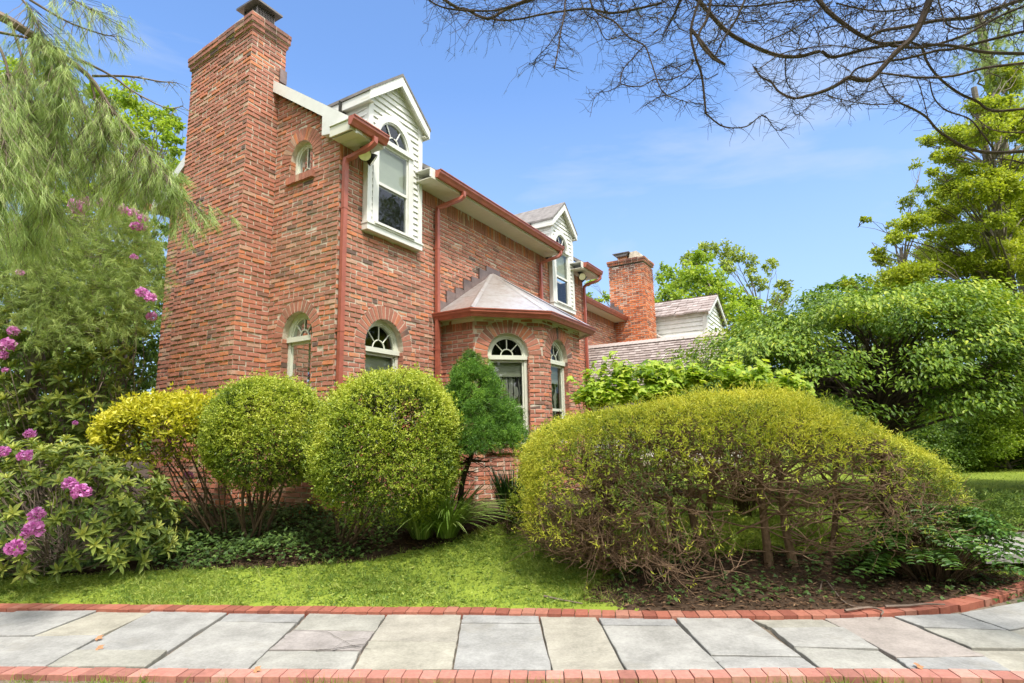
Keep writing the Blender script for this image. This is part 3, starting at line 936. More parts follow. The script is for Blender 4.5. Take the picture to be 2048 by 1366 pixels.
hbp(mb, 'bay_roof', M['copper'], bay)
mb = MB()        # stepped flashing let into the bricks
for sg, x0, x1 in ((-1, 2.13, 3.88), (1, 5.56, 3.88)):
    n = 7
    for i in range(n):
        xa, xb = x0 + (x1 - x0) * i / n, x0 + (x1 - x0) * (i + 1) / n + .02 * np.sign(x1 - x0); zl = zt + (ap[2] - zt) * i / n; h = .21 + .05 * (i % 2)
        a, b_ = sorted((xa, xb)); mb.box((a, -.034 - .003 * (i % 3), zl - .05), (b_, -.010, zl + h + .04))
hbp(mb, 'flashing', M['lead'], bay)

# ---- lower rear section, second chimney, side wing
mb = MB(); R1 = Pl((8.31, .5), (1, 0)).out(0, -1); wall(mb, R1, .3, 5.06, lambda z: (0, 5.0), [], soldier=(4.84, 5.05))
hb(mb, 'wall', [M['brick'], M['mortar']])
gutter([(8.3, .15), (12.25, .15)], 5.16)
mb = MB(); mb.box((8.3, .15, 5.03), (12.15, .5, 5.05)); mb.box((8.3, .15, 5.05), (12.2, .17, 5.16)); hb(mb, 'soffit', M['soffit'])
mb = MB(); mb.prism([(8.3, .12, 5.15), (8.3, 2.1, 6.5), (8.3, 4.1, 5.15), (8.3, 4.1, 5.06), (8.3, 2.1, 6.4), (8.3, .12, 5.06)][:3] + [(8.3, .12, 5.10)][:0], (4.5, 0, 0)); hb(mb, 'roof', M['shingle'])
mb = MB(); c0, c1, w0, w1, zc = 12., 12.95, -.55, .62, 6.92
for pl_, l in ((Pl((c0, w0), (0, 1)).out(-1, 0), w1 - w0), (Pl((c0, w0), (1, 0)).out(0, -1), c1 - c0), (Pl((c1, w0), (0, 1)).out(1, 0), w1 - w0), (Pl((c0, w1), (1, 0)).out(0, 1), c1 - c0)):
    wall(mb, pl_, .3, zc, lambda z: (0, l), [])
for k, e in ((0, .03), (1, .05)):
    for pl_, l in ((Pl((c0 - e, w0 - e), (0, 1)).out(-1, 0), w1 - w0 + 2 * e), (Pl((c0 - e, w0 - e), (1, 0)).out(0, -1), c1 - c0 + 2 * e)):
        s_ = np.arange(0, l, .21); bricks(mb, pl_, s_, np.minimum(s_ + .2, l), np.full(len(s_), zc + k * .08), np.full(len(s_), zc + .07 + k * .08), depth=.006)
    mb.box((c0 - e, w0 - e, zc - .004 + k * .08), (c1 + e, w1 + e, zc + .075 + k * .08), .5, 1)
ch2 = hb(mb, 'chimney', [M['brick_orange'], M['mortar']]); 
mb = MB(); zz = zc + .15; mb.box((c0 + .12, .02, zz), (c0 + .42, .34, zz + .16)); hbp(mb, 'flue_tile', M['clay'], ch2)
mb = MB(); mb.prism([(c0 + .02, -.06, zz + .22), (c0 + .02, .42, zz + .22), (c0 + .02, .36, zz + .13), (c0 + .02, .0, zz + .13)], (.5, 0, 0)); mb.box((c0 - .02, -.1, zz + .22), (c0 + .56, .46, zz + .25)); hbp(mb, 'chimney_cap', M['capmetal'], ch2)
mb = MB(); mb.prism([(c0 + .1, -.44, zz), (c0 + .1, -.04, zz), (c0 + .1, -.08, zz + .24), (c0 + .1, -.3, zz + .26), (c0 + .1, -.42, zz + .16)], (.4, 0, 0)); hbp(mb, 'cap_stone', M['stone'], ch2)
mb = MB()
for k in range(3):
    mb.box((c0 - .03, .2 + k * .14, 5.2), (c0 - .015, .34 + k * .14, 5.42 + k * .13))
hbp(mb, 'flashing', M['lead'], ch2)

# wing roof of random-width shingles, ridge running towards the viewer's right
RU, RZ, EU, EZ, WV0, WV1 = 9.4, 3.90, 8.05, 2.62, .46, -3.3
mb = MB(); t = unit(np.array([EU - RU, 0, EZ - RZ])); ln = sqrt((EU - RU) ** 2 + (EZ - RZ) ** 2); nn = np.array([-t[2], 0, t[0]]); nn = nn if nn[2] > 0 else -nn
ro = np.random.default_rng(11); rows = 17; step = ln / rows
for i in range(rows + 1):
    d0 = ln - i * step; v = WV1
    while v < WV0:
        w = ro.uniform(.09, .2); v2 = min(v + w, WV0); e = ro.normal(0, .006); th_ = .012 + ro.uniform(0, .012)
        lo = np.array([RU, 0, RZ]) + t * (d0 + e + .01); hi = np.array([RU, 0, RZ]) + t * max(0, d0 - step * 1.1)
        q = [lo + nn * (th_ + .006), lo + nn * (th_ + .006), hi + nn * .002, hi + nn * .002, lo - nn * .004, lo - nn * .004]
        V = np.array(q); V[[0, 3, 4], 1] = v + .004; V[[1, 2, 5], 1] = v2 - .002
        mb.add(V, [(0, 1, 2, 3), (4, 5, 1, 0)], ro.random()); v = v2
for v in np.arange(WV1, WV0, .125):
    a = np.array([RU, v, RZ + .035]); 
    for sg in (-1, 1):
        q = np.array([(RU, v, RZ + .045), (RU, v + .16, RZ + .032), (RU + sg * .12, v + .16, RZ - .07), (RU + sg * .12, v, RZ - .055)]); mb.add(q, [(0, 1, 2, 3)], 1.3)
    q = np.array([(RU, v, RZ + .045), (RU - .12, v, RZ - .055), (RU - .12, v, RZ - .075), (RU, v, RZ + .02)]); mb.add(q, [(0, 1, 2, 3)], 1.2)
mb.prism([(RU, WV1, RZ - .005), (EU, WV1, EZ - .005), (EU, WV1, EZ - .06), (RU, WV1, RZ - .06)], (0, WV0 - WV1, 0)); mb.prism([(RU, WV1, RZ - .005), (2 * RU - EU, WV1, EZ), (2 * RU - EU, WV1, EZ - .06), (RU, WV1, RZ - .06)], (0, WV0 - WV1, 0))
m, nt, b = mat('weathered_shingle'); at = N(nt, 'ShaderNodeAttribute', attribute_name='tint'); oc = objco(nt); n1 = noise(nt, 18, 5, .7, oc); n2 = noise(nt, 2.2, 5, .7, oc)
c = ramp(nt, [(0, (.235, .19, .175)), (.5, (.30, .25, .235)), (1, (.40, .345, .325))]); nt.links.new(mathn(nt, 'ADD', at.outputs['Fac'], mathn(nt, 'MULTIPLY', mathn(nt, 'SUBTRACT', n1.outputs['Fac'], .5), .5)), c.inputs[0])
r = ramp(nt, [(.6, (0, 0, 0)), (.75, (1, 1, 1))]); nt.links.new(n2.outputs['Fac'], r.inputs[0]); nt.links.new(mixc(nt, mathn(nt, 'MULTIPLY', r.outputs[0], .5), c.outputs[0], (.13, .115, .07)), b.inputs['Base Color'])
b.inputs['Roughness'].default_value = .92; b.inputs['Specular IOR Level'].default_value = .15
hb(mb, 'wing_roof', m)
mb = MB(); Wp = Pl((8.5, .0), (0, -1)).out(-1, 0); z = .95
while z < 2.75:
    V = np.vstack([Wp(np.array([-.02, 3.3, 3.3, -.02]), np.array([z, z, z + .11, z + .11]), np.array([.02, .02, 0, 0])), Wp(np.array([-.02, 3.3]), np.array([z, z]), 0)]); mb.add(V, [(0, 1, 2, 3), (4, 5, 1, 0)]); z += .11
mb.box((8.5, -3.3, .3), (10.3, .45, 2.7)); hb(mb, 'wall', M['white'])
for s0 in (2.05, 2.75):
    q = MB(); Wp.box(q, s0, s0 + .36, .98, 2.2, .0, .05)
    for zz in np.arange(1.02, 2.16, .06): Wp.box(q, s0 + .03, s0 + .33, zz, zz + .045, .05, .065)
    hb(q, 'shutter', M['shutter'])
mb = MB(); Wp.box(mb, .2, 3.9, .78, .93, -.1, .7); Wp.box(mb, .3, 3.85, .3, .78, -.1, .55); hb(mb, 'stone_porch', M['stone'])

# white clapboard upper storey behind the wing
mb = MB(); q0 = Pl((13.5, -2.03), (0, 1)).out(-1, 0); z = 3.6
while z < 5.22:
    V = np.vstack([q0(np.array([0.06, 4, 4, .06]), np.array([z, z, z + .145, z + .145]), np.array([.03, .03, 0, 0])), q0(np.array([.06, 4]), np.array([z, z]), 0)]); mb.add(V, [(0, 1, 2, 3), (4, 5, 1, 0)]); z += .145
g0 = Pl((13.5, -2.03), (1, 0)).out(0, -1); ogx = Op(1.24, .34, 3.6, 4.75, .34, 0); z = 3.6
while z < 6.1:
    for q in range(4):
        za, zb_ = z + q * .036, z + (q + 1) * .036; w = 1.39 if za < 5.25 else 1.39 * (6.1 - za) / .85
        if w < .02: continue
        iv = [(1.39 - w, 1.39 + w)]; h = ogx.hole(za)
        if h: iv = cut(iv, ogx.c - h, ogx.c + h)
        for s0, s1 in iv:
            t0, t1 = .03 - q * .0075, .03 - (q + 1) * .0075
            V = np.vstack([g0(np.array([s0, s1, s1, s0]), np.array([za, za, zb_, zb_]), np.array([t0, t0, t1, t1])), g0(np.array([s0, s1]), np.array([za, za]), 0)]); mb.add(V, [(0, 1, 2, 3)] + ([(4, 5, 1, 0)] if q == 0 else []))
    z += .144
q0.box(mb, -.035, .1, 3.6, 5.3, 0, .04); g0.box(mb, -.035, .1, 3.6, 5.3, 0, .04); g0.box(mb, 2.68, 2.81, 3.6, 5.25, 0, .04); q0.box(mb, -.1, 4, 5.2, 5.38, -.02, .05)
mb.box((13.62, -1.9, .3), (16.1, 2, 5.2)); up = hb(mb, 'upper_storey', M['white'])
mb = MB(); uc, zr, ze = 14.89, 6.16, 5.32
for sg in (-1, 1):
    for k in range(6):
        a0, a1 = k / 6, (k + 1) / 6 + .02
        p0 = np.array([uc + sg * 1.6 * (1 - a0), 0, ze + (zr - ze) * a0 + .03]); p1 = np.array([uc + sg * 1.6 * (1 - a1), 0, ze + (zr - ze) * a1])
        v = -2.22
        while v < 2.2:
            w = ro.uniform(.12, .3); V = np.array([p0, p0, p1, p1, p0 - [0, 0, .05], p0 - [0, 0, .05]]); V[[0, 3, 4], 1] = v; V[[1, 2, 5], 1] = v + w - .006; V[:, 2] += ro.normal(0, .006)
            mb.add(V, [(0, 1, 2, 3), (4, 5, 1, 0)], ro.random()); v += w
hbp(mb, 'upper_roof', m, up)
mb = MB()
for sg in (-1, 1):
    mb.prism([(uc, -2.2, zr - .03), (uc + sg * 1.6, -2.2, ze - .02), (uc + sg * 1.6, -2.2, ze - .13), (uc, -2.2, zr - .16)], (0, .04, 0))
hbp(mb, 'barge_board', M['white'], up)
q = MB(); g0.box(q, .9, 1.58, 3.6, 5.1, -.05, -.03); hbp(q, 'pane', M['glass'], up)
q = MB(); n = 16; th = np.linspace(0, pi, n + 1)
for i in range(n):
    qq = [(1.24 + r_ * cos(t_), 4.75 + r_ * sin(t_)) for r_, t_ in ((.34, th[i]), (.34, th[i + 1]), (.26, th[i + 1]), (.26, th[i]))]; s_ = np.array([p[0] for p in qq]); z_ = np.array([p[1] for p in qq])
    q.add(np.vstack([g0(s_, z_, -.04), g0(s_, z_, .05)]), [(4, 5, 6, 7), (0, 1, 5, 4), (2, 3, 7, 6)])
for sg in (-1, 1): g0.box(q, *sorted((1.24 + sg * .34, 1.24 + sg * .26)), 3.6, 4.75, -.04, .05)
g0.box(q, .9, 1.58, 3.5, 3.7, -.3, -.25); hbp(q, 'window_frame', M['white'], up)
# white rake of the low roof between the chimney and the wing

mb = MB(); mb.prism([(13.0, -.35, 4.78), (13.0, -1.25, 4.15), (13.0, -1.25, 3.93), (13.0, -.35, 4.56)], (.06, 0, 0)); mb.prism([(12.98, -.3, 4.86), (12.98, -1.3, 4.16), (12.98, -1.3, 4.12), (12.98, -.3, 4.8)], (.4, 0, 0)); hb(mb, 'rake_board', M['white'])
# ================================================================= GROUND, PATH
def axis(segs):
    out = []
    for a, b, st in segs:
        out += list(np.arange(a, b - 1e-6, st))
    return np.array(out + [segs[-1][1]])


xs = axis([(-220, -40, 15), (-40, -14, 2), (-14, -7, .25), (-7, 8, .05), (8, 16, .25), (16, 40, 2), (40, 220, 15)])
ys = axis([(-40, 2, 3), (2, 4.6, .1), (4.6, 9, .05), (9, 16, .25), (16, 40, 2), (40, 320, 15)])
X, Y = np.meshgrid(xs, ys); Z = gz(X, Y)
rg = np.random.default_rng(2)
near = (np.abs(X) < 9) & (Y > 5) & (Y < 9.5) & (Y > edge_y(X) + .05)
Z = Z + near * (rg.normal(0, .006, X.shape) + .012 * np.sin(X * 3.1 + Y) * np.cos(Y * 2.7))
V = np.stack([X, Y, Z], -1).reshape(-1, 3); nx = len(xs); ny = len(ys)
i = np.arange(ny - 1)[:, None] * nx + np.arange(nx - 1)[None]; Fq = np.stack([i, i + 1, i + nx + 1, i + nx], -1).reshape(-1, 4)
bm = bed_mask(X, Y); ft = (bm[:-1, :-1] + bm[1:, 1:]) / 2
m, nt, b = mat('soil_and_turf'); at = N(nt, 'ShaderNodeAttribute', attribute_name='tint'); oc = objco(nt)
n1 = noise(nt, 14, 6, .7, oc); n2 = noise(nt, 1.2, 4, .6, oc); n3 = noise(nt, 70, 3, .6, oc)
soil = ramp(nt, [(.3, (.035, .024, .017)), (.55, (.075, .05, .034)), (.75, (.13, .085, .055))]); nt.links.new(mathn(nt, 'ADD', mathn(nt, 'MULTIPLY', n1.outputs['Fac'], .5), mathn(nt, 'MULTIPLY', n3.outputs['Fac'], .5)), soil.inputs[0])
turf = ramp(nt, [(.3, (.16, .21, .03)), (.7, (.26, .33, .045))]); nt.links.new(n2.outputs['Fac'], turf.inputs[0])
f = mathn(nt, 'ADD', at.outputs['Fac'], mathn(nt, 'MULTIPLY', mathn(nt, 'SUBTRACT', n1.outputs['Fac'], .5), .8)); f = mathn(nt, 'GREATER_THAN', f, .5)
nt.links.new(mixc(nt, f, turf.outputs[0], soil.outputs[0]), b.inputs['Base Color']); b.inputs['Roughness'].default_value = 1.; b.inputs['Specular IOR Level'].default_value = .1; bump(nt, b, n1.outputs['Fac'], .6, .03)
mb = MB(); mb.add(V, Fq, ft.ravel()); kind(mb.build('ground', m, smooth=True), 'structure')

# flagstones: (four corners in the picture, colour class)
SL = [
 ([(-160, 1222), (32, 1222), (-190, 1312), (-420, 1312)], 0), ([(-420, 1225), (-165, 1222), (-425, 1335), (-740, 1330)], .45),
 ([(34, 1222), (193, 1223), (67, 1272), (-95, 1272)], .12), ([(-97, 1274), (65, 1274), (-90, 1332), (-250, 1331)], .2),
 ([(196, 1223), (309, 1220), (205, 1269), (69, 1272)], .62), ([(67, 1274), (203, 1271), (90, 1334), (-86, 1333)], .15),
 ([(312, 1220), (464, 1220), (336, 1300), (154, 1299)], .1), ([(151, 1302), (334, 1303), (290, 1336), (93, 1334)], .38),
 ([(467, 1220), (616, 1221), (594, 1244), (438, 1242)], .02), ([(436, 1244), (592, 1246), (492, 1338), (293, 1336)], .18),
 ([(622, 1224), (773, 1226), (750, 1261), (588, 1259)], .34), ([(586, 1261), (749, 1263), (722, 1300), (538, 1300)], .82), ([(535, 1302), (719, 1303), (701, 1339), (500, 1338)], .28),
 ([(777, 1227), (923, 1229), (913, 1285), (740, 1281)], .66), ([(737, 1284), (912, 1287), (904, 1339), (706, 1339)], .60),
 ([(927, 1229), (1075, 1229), (1079, 1247), (923, 1246)], .05), ([(922, 1248), (1080, 1249), (1102, 1341), (907, 1339)], .1),
 ([(1079, 1229), (1188, 1228), (1249, 1341), (1106, 1341)], .64),
 ([(1193, 1228), (1341, 1231), (1359, 1251), (1206, 1250)], 0), ([(1205, 1252), (1360, 1254), (1447, 1341), (1254, 1341)], .2),
 ([(1345, 1231), (1491, 1234), (1602, 1313), (1422, 1311)], .16), ([(1422, 1314), (1604, 1316), (1638, 1338), (1453, 1341)], .12),
 ([(1495, 1234), (1638, 1234), (1685, 1254), (1543, 1254)], .42), ([(1543, 1256), (1687, 1256), (1757, 1299), (1588, 1293)], .2), ([(1589, 1295), (1758, 1302), (1816, 1337), (1644, 1337)], .3),
 ([(1643, 1234), (1784, 1234), (1969, 1311), (1792, 1314)], .93), ([(1793, 1317), (1972, 1314), (2024, 1343), (1821, 1338)], .04),
 ([(1789, 1234), (1916, 1227), (2014, 1260), (1848, 1255)], .08), ([(1848, 1258), (2015, 1262), (2110, 1297), (1943, 1296)], .36), ([(1943, 1299), (2112, 1300), (2180, 1346), (2029, 1345)], .58),
 ([(1921, 1226), (2048, 1205), (2140, 1238), (2018, 1259)], .1), ([(2018, 1262), (2142, 1241), (2260, 1290), (2114, 1299)], .62), ([(2115, 1301), (2262, 1293), (2350, 1345), (2184, 1346)], .2), ([(2052, 1203), (2180, 1180), (2330, 1228), (2146, 1238)], .3),
]
m, nt, b = mat('flagstone'); at = N(nt, 'ShaderNodeAttribute', attribute_name='tint'); oc = objco(nt)
c = ramp(nt, [(0, (.305, .305, .305)), (.2, (.345, .338, .322)), (.4, (.335, .325, .285)), (.62, (.37, .348, .292)), (.8, (.33, .30, .29)), (.88, (.33, .30, .29)), (1, (.36, .305, .265))]); nt.links.new(at.outputs['Fac'], c.inputs[0])
n1 = noise(nt, 3.2, 6, .7, oc); n2 = noise(nt, 45, 4, .7, oc); r1 = ramp(nt, [(.34, (.60, .60, .59)), (.66, (1.22, 1.22, 1.21))]); nt.links.new(mathn(nt, 'ADD', mathn(nt, 'MULTIPLY', n1.outputs['Fac'], .65), mathn(nt, 'MULTIPLY', n2.outputs['Fac'], .35)), r1.inputs[0])
col = mixc(nt, 1., c.outputs[0], r1.outputs[0], 'MULTIPLY'); n3 = noise(nt, 1.4, 7, .75, oc); r3 = ramp(nt, [(.56, (0, 0, 0)), (.7, (1, 1, 1))]); nt.links.new(n3.outputs['Fac'], r3.inputs[0])
col = mixc(nt, mathn(nt, 'MULTIPLY', r3.outputs[0], .45), col, (.23, .21, .165)); n5 = noise(nt, 160, 2, .6, oc); r5 = ramp(nt, [(.62, (0, 0, 0)), (.7, (1, 1, 1))]); nt.links.new(n5.outputs['Fac'], r5.inputs[0]); col = mixc(nt, mathn(nt, 'MULTIPLY', r5.outputs[0], .35), col, (.18, .175, .16))
nt.links.new(col, b.inputs['Base Color']); b.inputs['Roughness'].default_value = .72; b.inputs['Specular IOR Level'].default_value = .3; bump(nt, b, n2.outputs['Fac'], .35, .004)
mb = MB(); rs = np.random.default_rng(8)
for q, tn in SL:
    P = np.array([atZ(x, y, 0.) for x, y in q]); c0 = P.mean(0); tilt = rs.normal(0, .005, 2); dz = rs.normal(0, .004)
    # rough edges: split each side and push the points about
    pts = []
    for a in range(4):
        p0, p1 = P[a], P[(a + 1) % 4]; nseg = 7; dv = p1 - p0; nr = np.array([-dv[1], dv[0], 0]) / max(1e-6, np.linalg.norm(dv))
        for j in range(nseg):
            f = j / nseg; pts.append(p0 + dv * f + nr * (rs.normal(0, .0035) if j else 0))
    pts = np.array(pts); pts[:, 2] = dz + (pts[:, :2] - c0[:2]) @ tilt
    top = pts; inn = c0 + (pts - c0) * .985; inn[:, 2] = pts[:, 2] + .004; n = len(pts); bot = pts - [0, 0, .045]
    V = np.vstack([bot, top, inn, [inn.mean(0)]]); b0 = mb.n
    mb.add(V, [(i, (i + 1) % n, (i + 1) % n + n, i + n) for i in range(n)] + [(i + n, (i + 1) % n + n, (i + 1) % n + 2 * n, i + 2 * n) for i in range(n)], tn)
    mb.addF(np.array([(i + 2 * n, (i + 1) % n + 2 * n, 3 * n) for i in range(n)]) + b0, tn)
for x0 in np.arange(-13, -5.4, .95):      # the path goes on beyond the picture
    for yy, h in ((4.55, .62), (5.2, .75)):
        e = (edge_y(x0) - 5.75) * .95; mb.box((x0 + .01, yy + e, -.04), (x0 + .93, yy + e + h, .002 + rs.normal(0, .003)), rs.choice([.1, .2, .35, .6]))
for x0 in np.arange(4.2, 9, .92):         # and on to the right
    y0 = 3.62 - .12 * (x0 - 4.2)
    for yy, h in ((y0, .72),) + (((y0 + .74, .8),) if x0 > 4.9 else ()) + (((y0 + 1.56, float(edge_y(x0)) - .13 - y0 - 1.56),) if x0 > 5.4 else ()):
        mb.box((x0 + .01, yy, -.04), (x0 + .90, yy + h - .015, .002 + rs.normal(0, .003)), rs.choice([.1, .2, .35, .6]))
for x0 in np.arange(4.75, 11, .9):        # arm that loops back to the porch
    for yy, h in ((6.05, .6), (6.67, .5)):
        mb.box((x0 + .01, yy + .1 * (x0 - 4.75), .12), (x0 + .88, yy + h + .1 * (x0 - 4.75), .205), rs.choice([.15, .3, .6]))
kind(mb.build('path', m), 'structure')
# cracks in the purple stone are thin dark gaps: slivers of sand showing
ms = simple('joint_sand', (.17, .135, .10), 1., .35, 30, bmp=.5)
mb = MB(); xs_ = np.linspace(-14, 9, 120); up_ = edge_y(xs_) + .02; lo_ = np.interp(xs_, [-14, -3.6, -1.7, 0, 1.6, 3.1, 9], [4.9, 4.0, 3.9, 3.85, 3.75, 3.6, 3.0])
V = np.vstack([np.stack([xs_, lo_, xs_ * 0 - .03], 1), np.stack([xs_, up_, xs_ * 0 - .03], 1)]); i = np.arange(119); mb.add(V, np.stack([i, i + 1, i + 121, i + 120], 1)); kind(mb.build('path_bedding', ms), 'structure')
cr = simple('open_crack', (.05, .042, .034), 1., .2, 20); mb = MB()
for pts, w_ in (([(587, 1260), (648, 1262), (672, 1273), (690, 1282)], .004), ([(690, 1282), (676, 1290), (664, 1298)], .008), ([(664, 1298), (700, 1292), (731, 1288)], .010), ([(690, 1282), (712, 1279), (735, 1276)], .005), ([(690, 1282), (712, 1293), (742, 1298)], .004), ([(632, 1300), (664, 1298)], .011)):
    L_ = curve3([atZ(x, y, .0125) for x, y in pts], 9); L_[:, :2] += rs.normal(0, .002, (9, 2)); sd_ = np.array([0, w_, 0]) * .6
    V = np.vstack([L_ - sd_, L_ + sd_]); i = np.arange(8); mb.add(V, np.stack([i, i + 1, i + 10, i + 9], 1))
kind(mb.build('stone_cracks', cr), 'structure')

mk = brickmat('paving_brick', [(0, (.30, .13, .105)), (.3, (.41, .18, .145)), (.7, (.47, .22, .18)), (1, (.50, .28, .23))])

mk2 = brickmat('dark_paving_brick', [(0, (.21, .07, .05)), (.3, (.29, .10, .07)), (.7, (.35, .125, .085)), (1, (.36, .17, .125))])  # darker red tones of the edging brick, for the far course

def course(line, name, w=.2, z=0., h=.06, pitch=.107, out=1, wob=.0015, m_=None):
    L = np.array(line, float); seg = np.linalg.norm(np.diff(L, axis=0), axis=1); cum = np.concatenate([[0], np.cumsum(seg)]); mb = MB(); d = 0.
    while d < cum[-1] - pitch:
        p = np.array([np.interp(d + e, cum, L[:, k]) for e in (.002, pitch - .004) for k in (0, 1)]).reshape(2, 2); t = unit(p[1] - p[0]); nr = np.array([-t[1], t[0]]) * out
        z1 = z + rs.normal(0, wob); o0 = rs.normal(0, .004)
        q = [p[0] + nr * o0, p[1] + nr * o0, p[1] + nr * (w + o0), p[0] + nr * (w + o0)]; cc = np.mean(q, 0)
        B_ = [(*a, z1 - h) for a in q]; T_ = [(*(cc + (a - cc) * 1.0), z1 - .002) for a in q]; I_ = [(*(cc + (a - cc) * np.array([.975, .975])), z1) for a in q]
        mb.add(np.array(B_ + T_ + I_), [(0, 1, 5, 4), (1, 2, 6, 5), (2, 3, 7, 6), (3, 0, 4, 7), (4, 5, 9, 8), (5, 6, 10, 9), (6, 7, 11, 10), (7, 4, 8, 11), (8, 9, 10, 11)]); d += pitch
    return kind(mb.build(name, m_ or mk), 'structure')


def dense(px, z, n=60):
    P = np.array([atZ(x, y, z)[:2] for x, y in px]); P = np.column_stack([P, P[:, 0] * 0]); return curve3(P, n)[:, :2]


ln_ = dense([(-900, 1330), (-400, 1333), (0, 1335), (512, 1340), (1024, 1342.5), (1300, 1342), (1536, 1338.5), (1800, 1339), (2048, 1346), (2500, 1360), (3000, 1385)], 0.)
course(ln_, 'brick_edging', .128, .008, out=-1, pitch=.114)
x_ = np.linspace(-13, 6.2, 300); course(np.column_stack([x_, edge_y(x_) - .10]), 'brick_edging', .15, .026, h=.09, out=1, pitch=.112, m_=mk2)

# ================================================================= LOW GREENERY
def scatter(rng, n, x0, x1, y0, y1):
    return rng.uniform(x0, x1, n), rng.uniform(y0, y1, n)


lm_grass = leafmat('grass_leaf', [(0, (.09, .165, .035)), (.45, (.215, .325, .055)), (1, (.43, .49, .125))], trans=.4, rough=.5, spec=.3)
rg = np.random.default_rng(21); mb = MB()
for (n, x0, x1, y0, y1, ll) in ((210000, -6.6, 6.4, 5.2, 8.6, .045), (14000, 3.4, 12, 7.2, 18, .06)):
    x, y = scatter(rg, n, x0, x1, y0, y1); k = (y > edge_y(x) + .055) & (rg.random(n) > bed_mask(x, y) * 1.02)
    if ll > .05: k &= ~((y < 7.5) & (y < 6.0 + .1 * (x - 4.75) + 1.3))
    cl = np.clip(.5 + .35 * np.sin(x * 2.3 + np.sin(y * 3.1)) * np.cos(y * 2.1 + x) + .35 * np.sin(x * 7.1 + 2 * np.sin(y * 5)) * np.sin(y * 8.3 + x * 2), 0, 1); x, y = x[k], y[k]; cl = cl[k]; n = len(x)
    if not n: continue
    d = rdir(rg, n, .15, 1.0) * np.array([1, 1, 1.1]); nn = np.cross(d, rdir(rg, n, -.2, .2))
    L_ = ll * rg.uniform(.4, 1.5, n) * (.55 + .95 * cl)
    leaves(mb, np.stack([x, y, gz(x, y) - .004], 1), d, nn, L_, .0065 * (ll / .045) * rg.uniform(.7, 1.4, n), 'needle', np.clip(rg.normal(.2 + .55 * cl, .2, n), 0, 1))
# longer seedy tufts and flat weed rosettes
for cnt, nb, l0, l1, wd, lo_, hi_, knd in ((900, 14, .05, .12, .006, .25, 1, 'needle'), (420, 6, .03, .065, .022, -.05, .45, 'diamond')):
    x, y = scatter(rg, cnt, -6.4, 6, 5.3, 8.4); k = (y > edge_y(x) + .1) & (bed_mask(x, y) < .5); x, y = np.repeat(x[k], nb), np.repeat(y[k], nb); n = len(x); x = x + rg.normal(0, .018, n); y = y + rg.normal(0, .018, n)
    d = rdir(rg, n, lo_, hi_); leaves(mb, np.stack([x, y, gz(x, y) + .012], 1), d, np.array([0, 0, 1.]) + rdir(rg, n) * .3 if knd == 'diamond' else np.cross(d, rdir(rg, n, -.2, .2)), rg.uniform(l0, l1, n), wd * rg.uniform(.7, 1.3, n), knd, np.repeat(rg.uniform(.1, 1.1, n // nb), nb))
# clover and plantain leaves among the blades
x, y = scatter(rg, 26000, -6.4, 6, 5.3, 8.4); k = (y > edge_y(x) + .06) & (bed_mask(x, y) < .5); x, y = x[k], y[k]; n = len(x)
leaves(mb, np.stack([x, y, gz(x, y) + rg.uniform(.005, .035, n)], 1), rdir(rg, n, -.1, .5), np.array([0, 0, 1.]) + rdir(rg, n) * .4, rg.uniform(.014, .04, n), rg.uniform(.012, .03, n), 'diamond', rg.uniform(.0, 1.1, n))
# ragged tufts along the near side of the path
x = rg.uniform(-3.7, 3.4, 3600); yb = np.interp(x, ln_[:, 0], ln_[:, 1]) - .135 - np.abs(rg.normal(0, .05, 3600)); tf = (np.sin(x * 9) + np.sin(x * 23 + 1) + np.sin(x * 4.1)) > .1 + rg.normal(0, .7, 3600); x, yb = x[tf], yb[tf]; n = len(x)
leaves(mb, np.stack([x, yb, x * 0 - .05], 1), rdir(rg, n, .35, 1), rdir(rg, n, -.2, .2), rg.uniform(.04, .12, n), rg.uniform(.004, .009, n), 'needle', rg.uniform(.2, 1, n))
o = mb.build('grass', lm_grass); kind(o, 'stuff', 'short bright green lawn grass with clover between the path and the shrubs')

lm_ivy = leafmat('ivy_leaf', [(0, (.035, .07, .018)), (.5, (.085, .155, .035)), (1, (.20, .30, .07))], trans=.25, rough=.45, spec=.3)
mb = MB(); n = 30000; x, y = scatter(rg, n, -7.5, -1.35, 6.1, 8.6); dens = bed_mask(x, y) * np.clip(1.15 - .25 * (x + 4.5) * (x > -4.5), .15, 1); k = rg.random(n) < dens; x, y = x[k], y[k]; n = len(x)
h = np.abs(rg.normal(0, .06, n)) + .06 * (np.sin(x * 4) * np.sin(y * 5) + 1)
leaves(mb, np.stack([x, y, gz(x, y) + .01 + h], 1), rdir(rg, n, -.4, .3), np.array([0, -.25, 1.]) + rdir(rg, n) * .55, rg.uniform(.03, .06, n), rg.uniform(.03, .055, n), 'maple', np.clip(rg.normal(.4, .25, n), 0, 1))
n = 2600; x, y = scatter(rg, n, .9, 5.6, 5.15, 6.7); k = (rg.random(n) < .35 + .5 * (np.sin(x * 3.3) * np.sin(y * 6) > 0)) & (bed_mask(x, y) > .4); x, y = x[k], y[k]; n = len(x)
leaves(mb, np.stack([x, y, gz(x, y) + .01 + np.abs(rg.normal(0, .05, n))], 1), rdir(rg, n, -.4, .3), np.array([0, -.25, 1.]) + rdir(rg, n) * .5, rg.uniform(.03, .05, n), rg.uniform(.03, .05, n), 'maple', np.clip(rg.normal(.35, .2, n), 0, 1))
kind(mb.build('ivy', lm_ivy), 'stuff', 'dark ivy ground cover under the shrubs along the foot of the house')

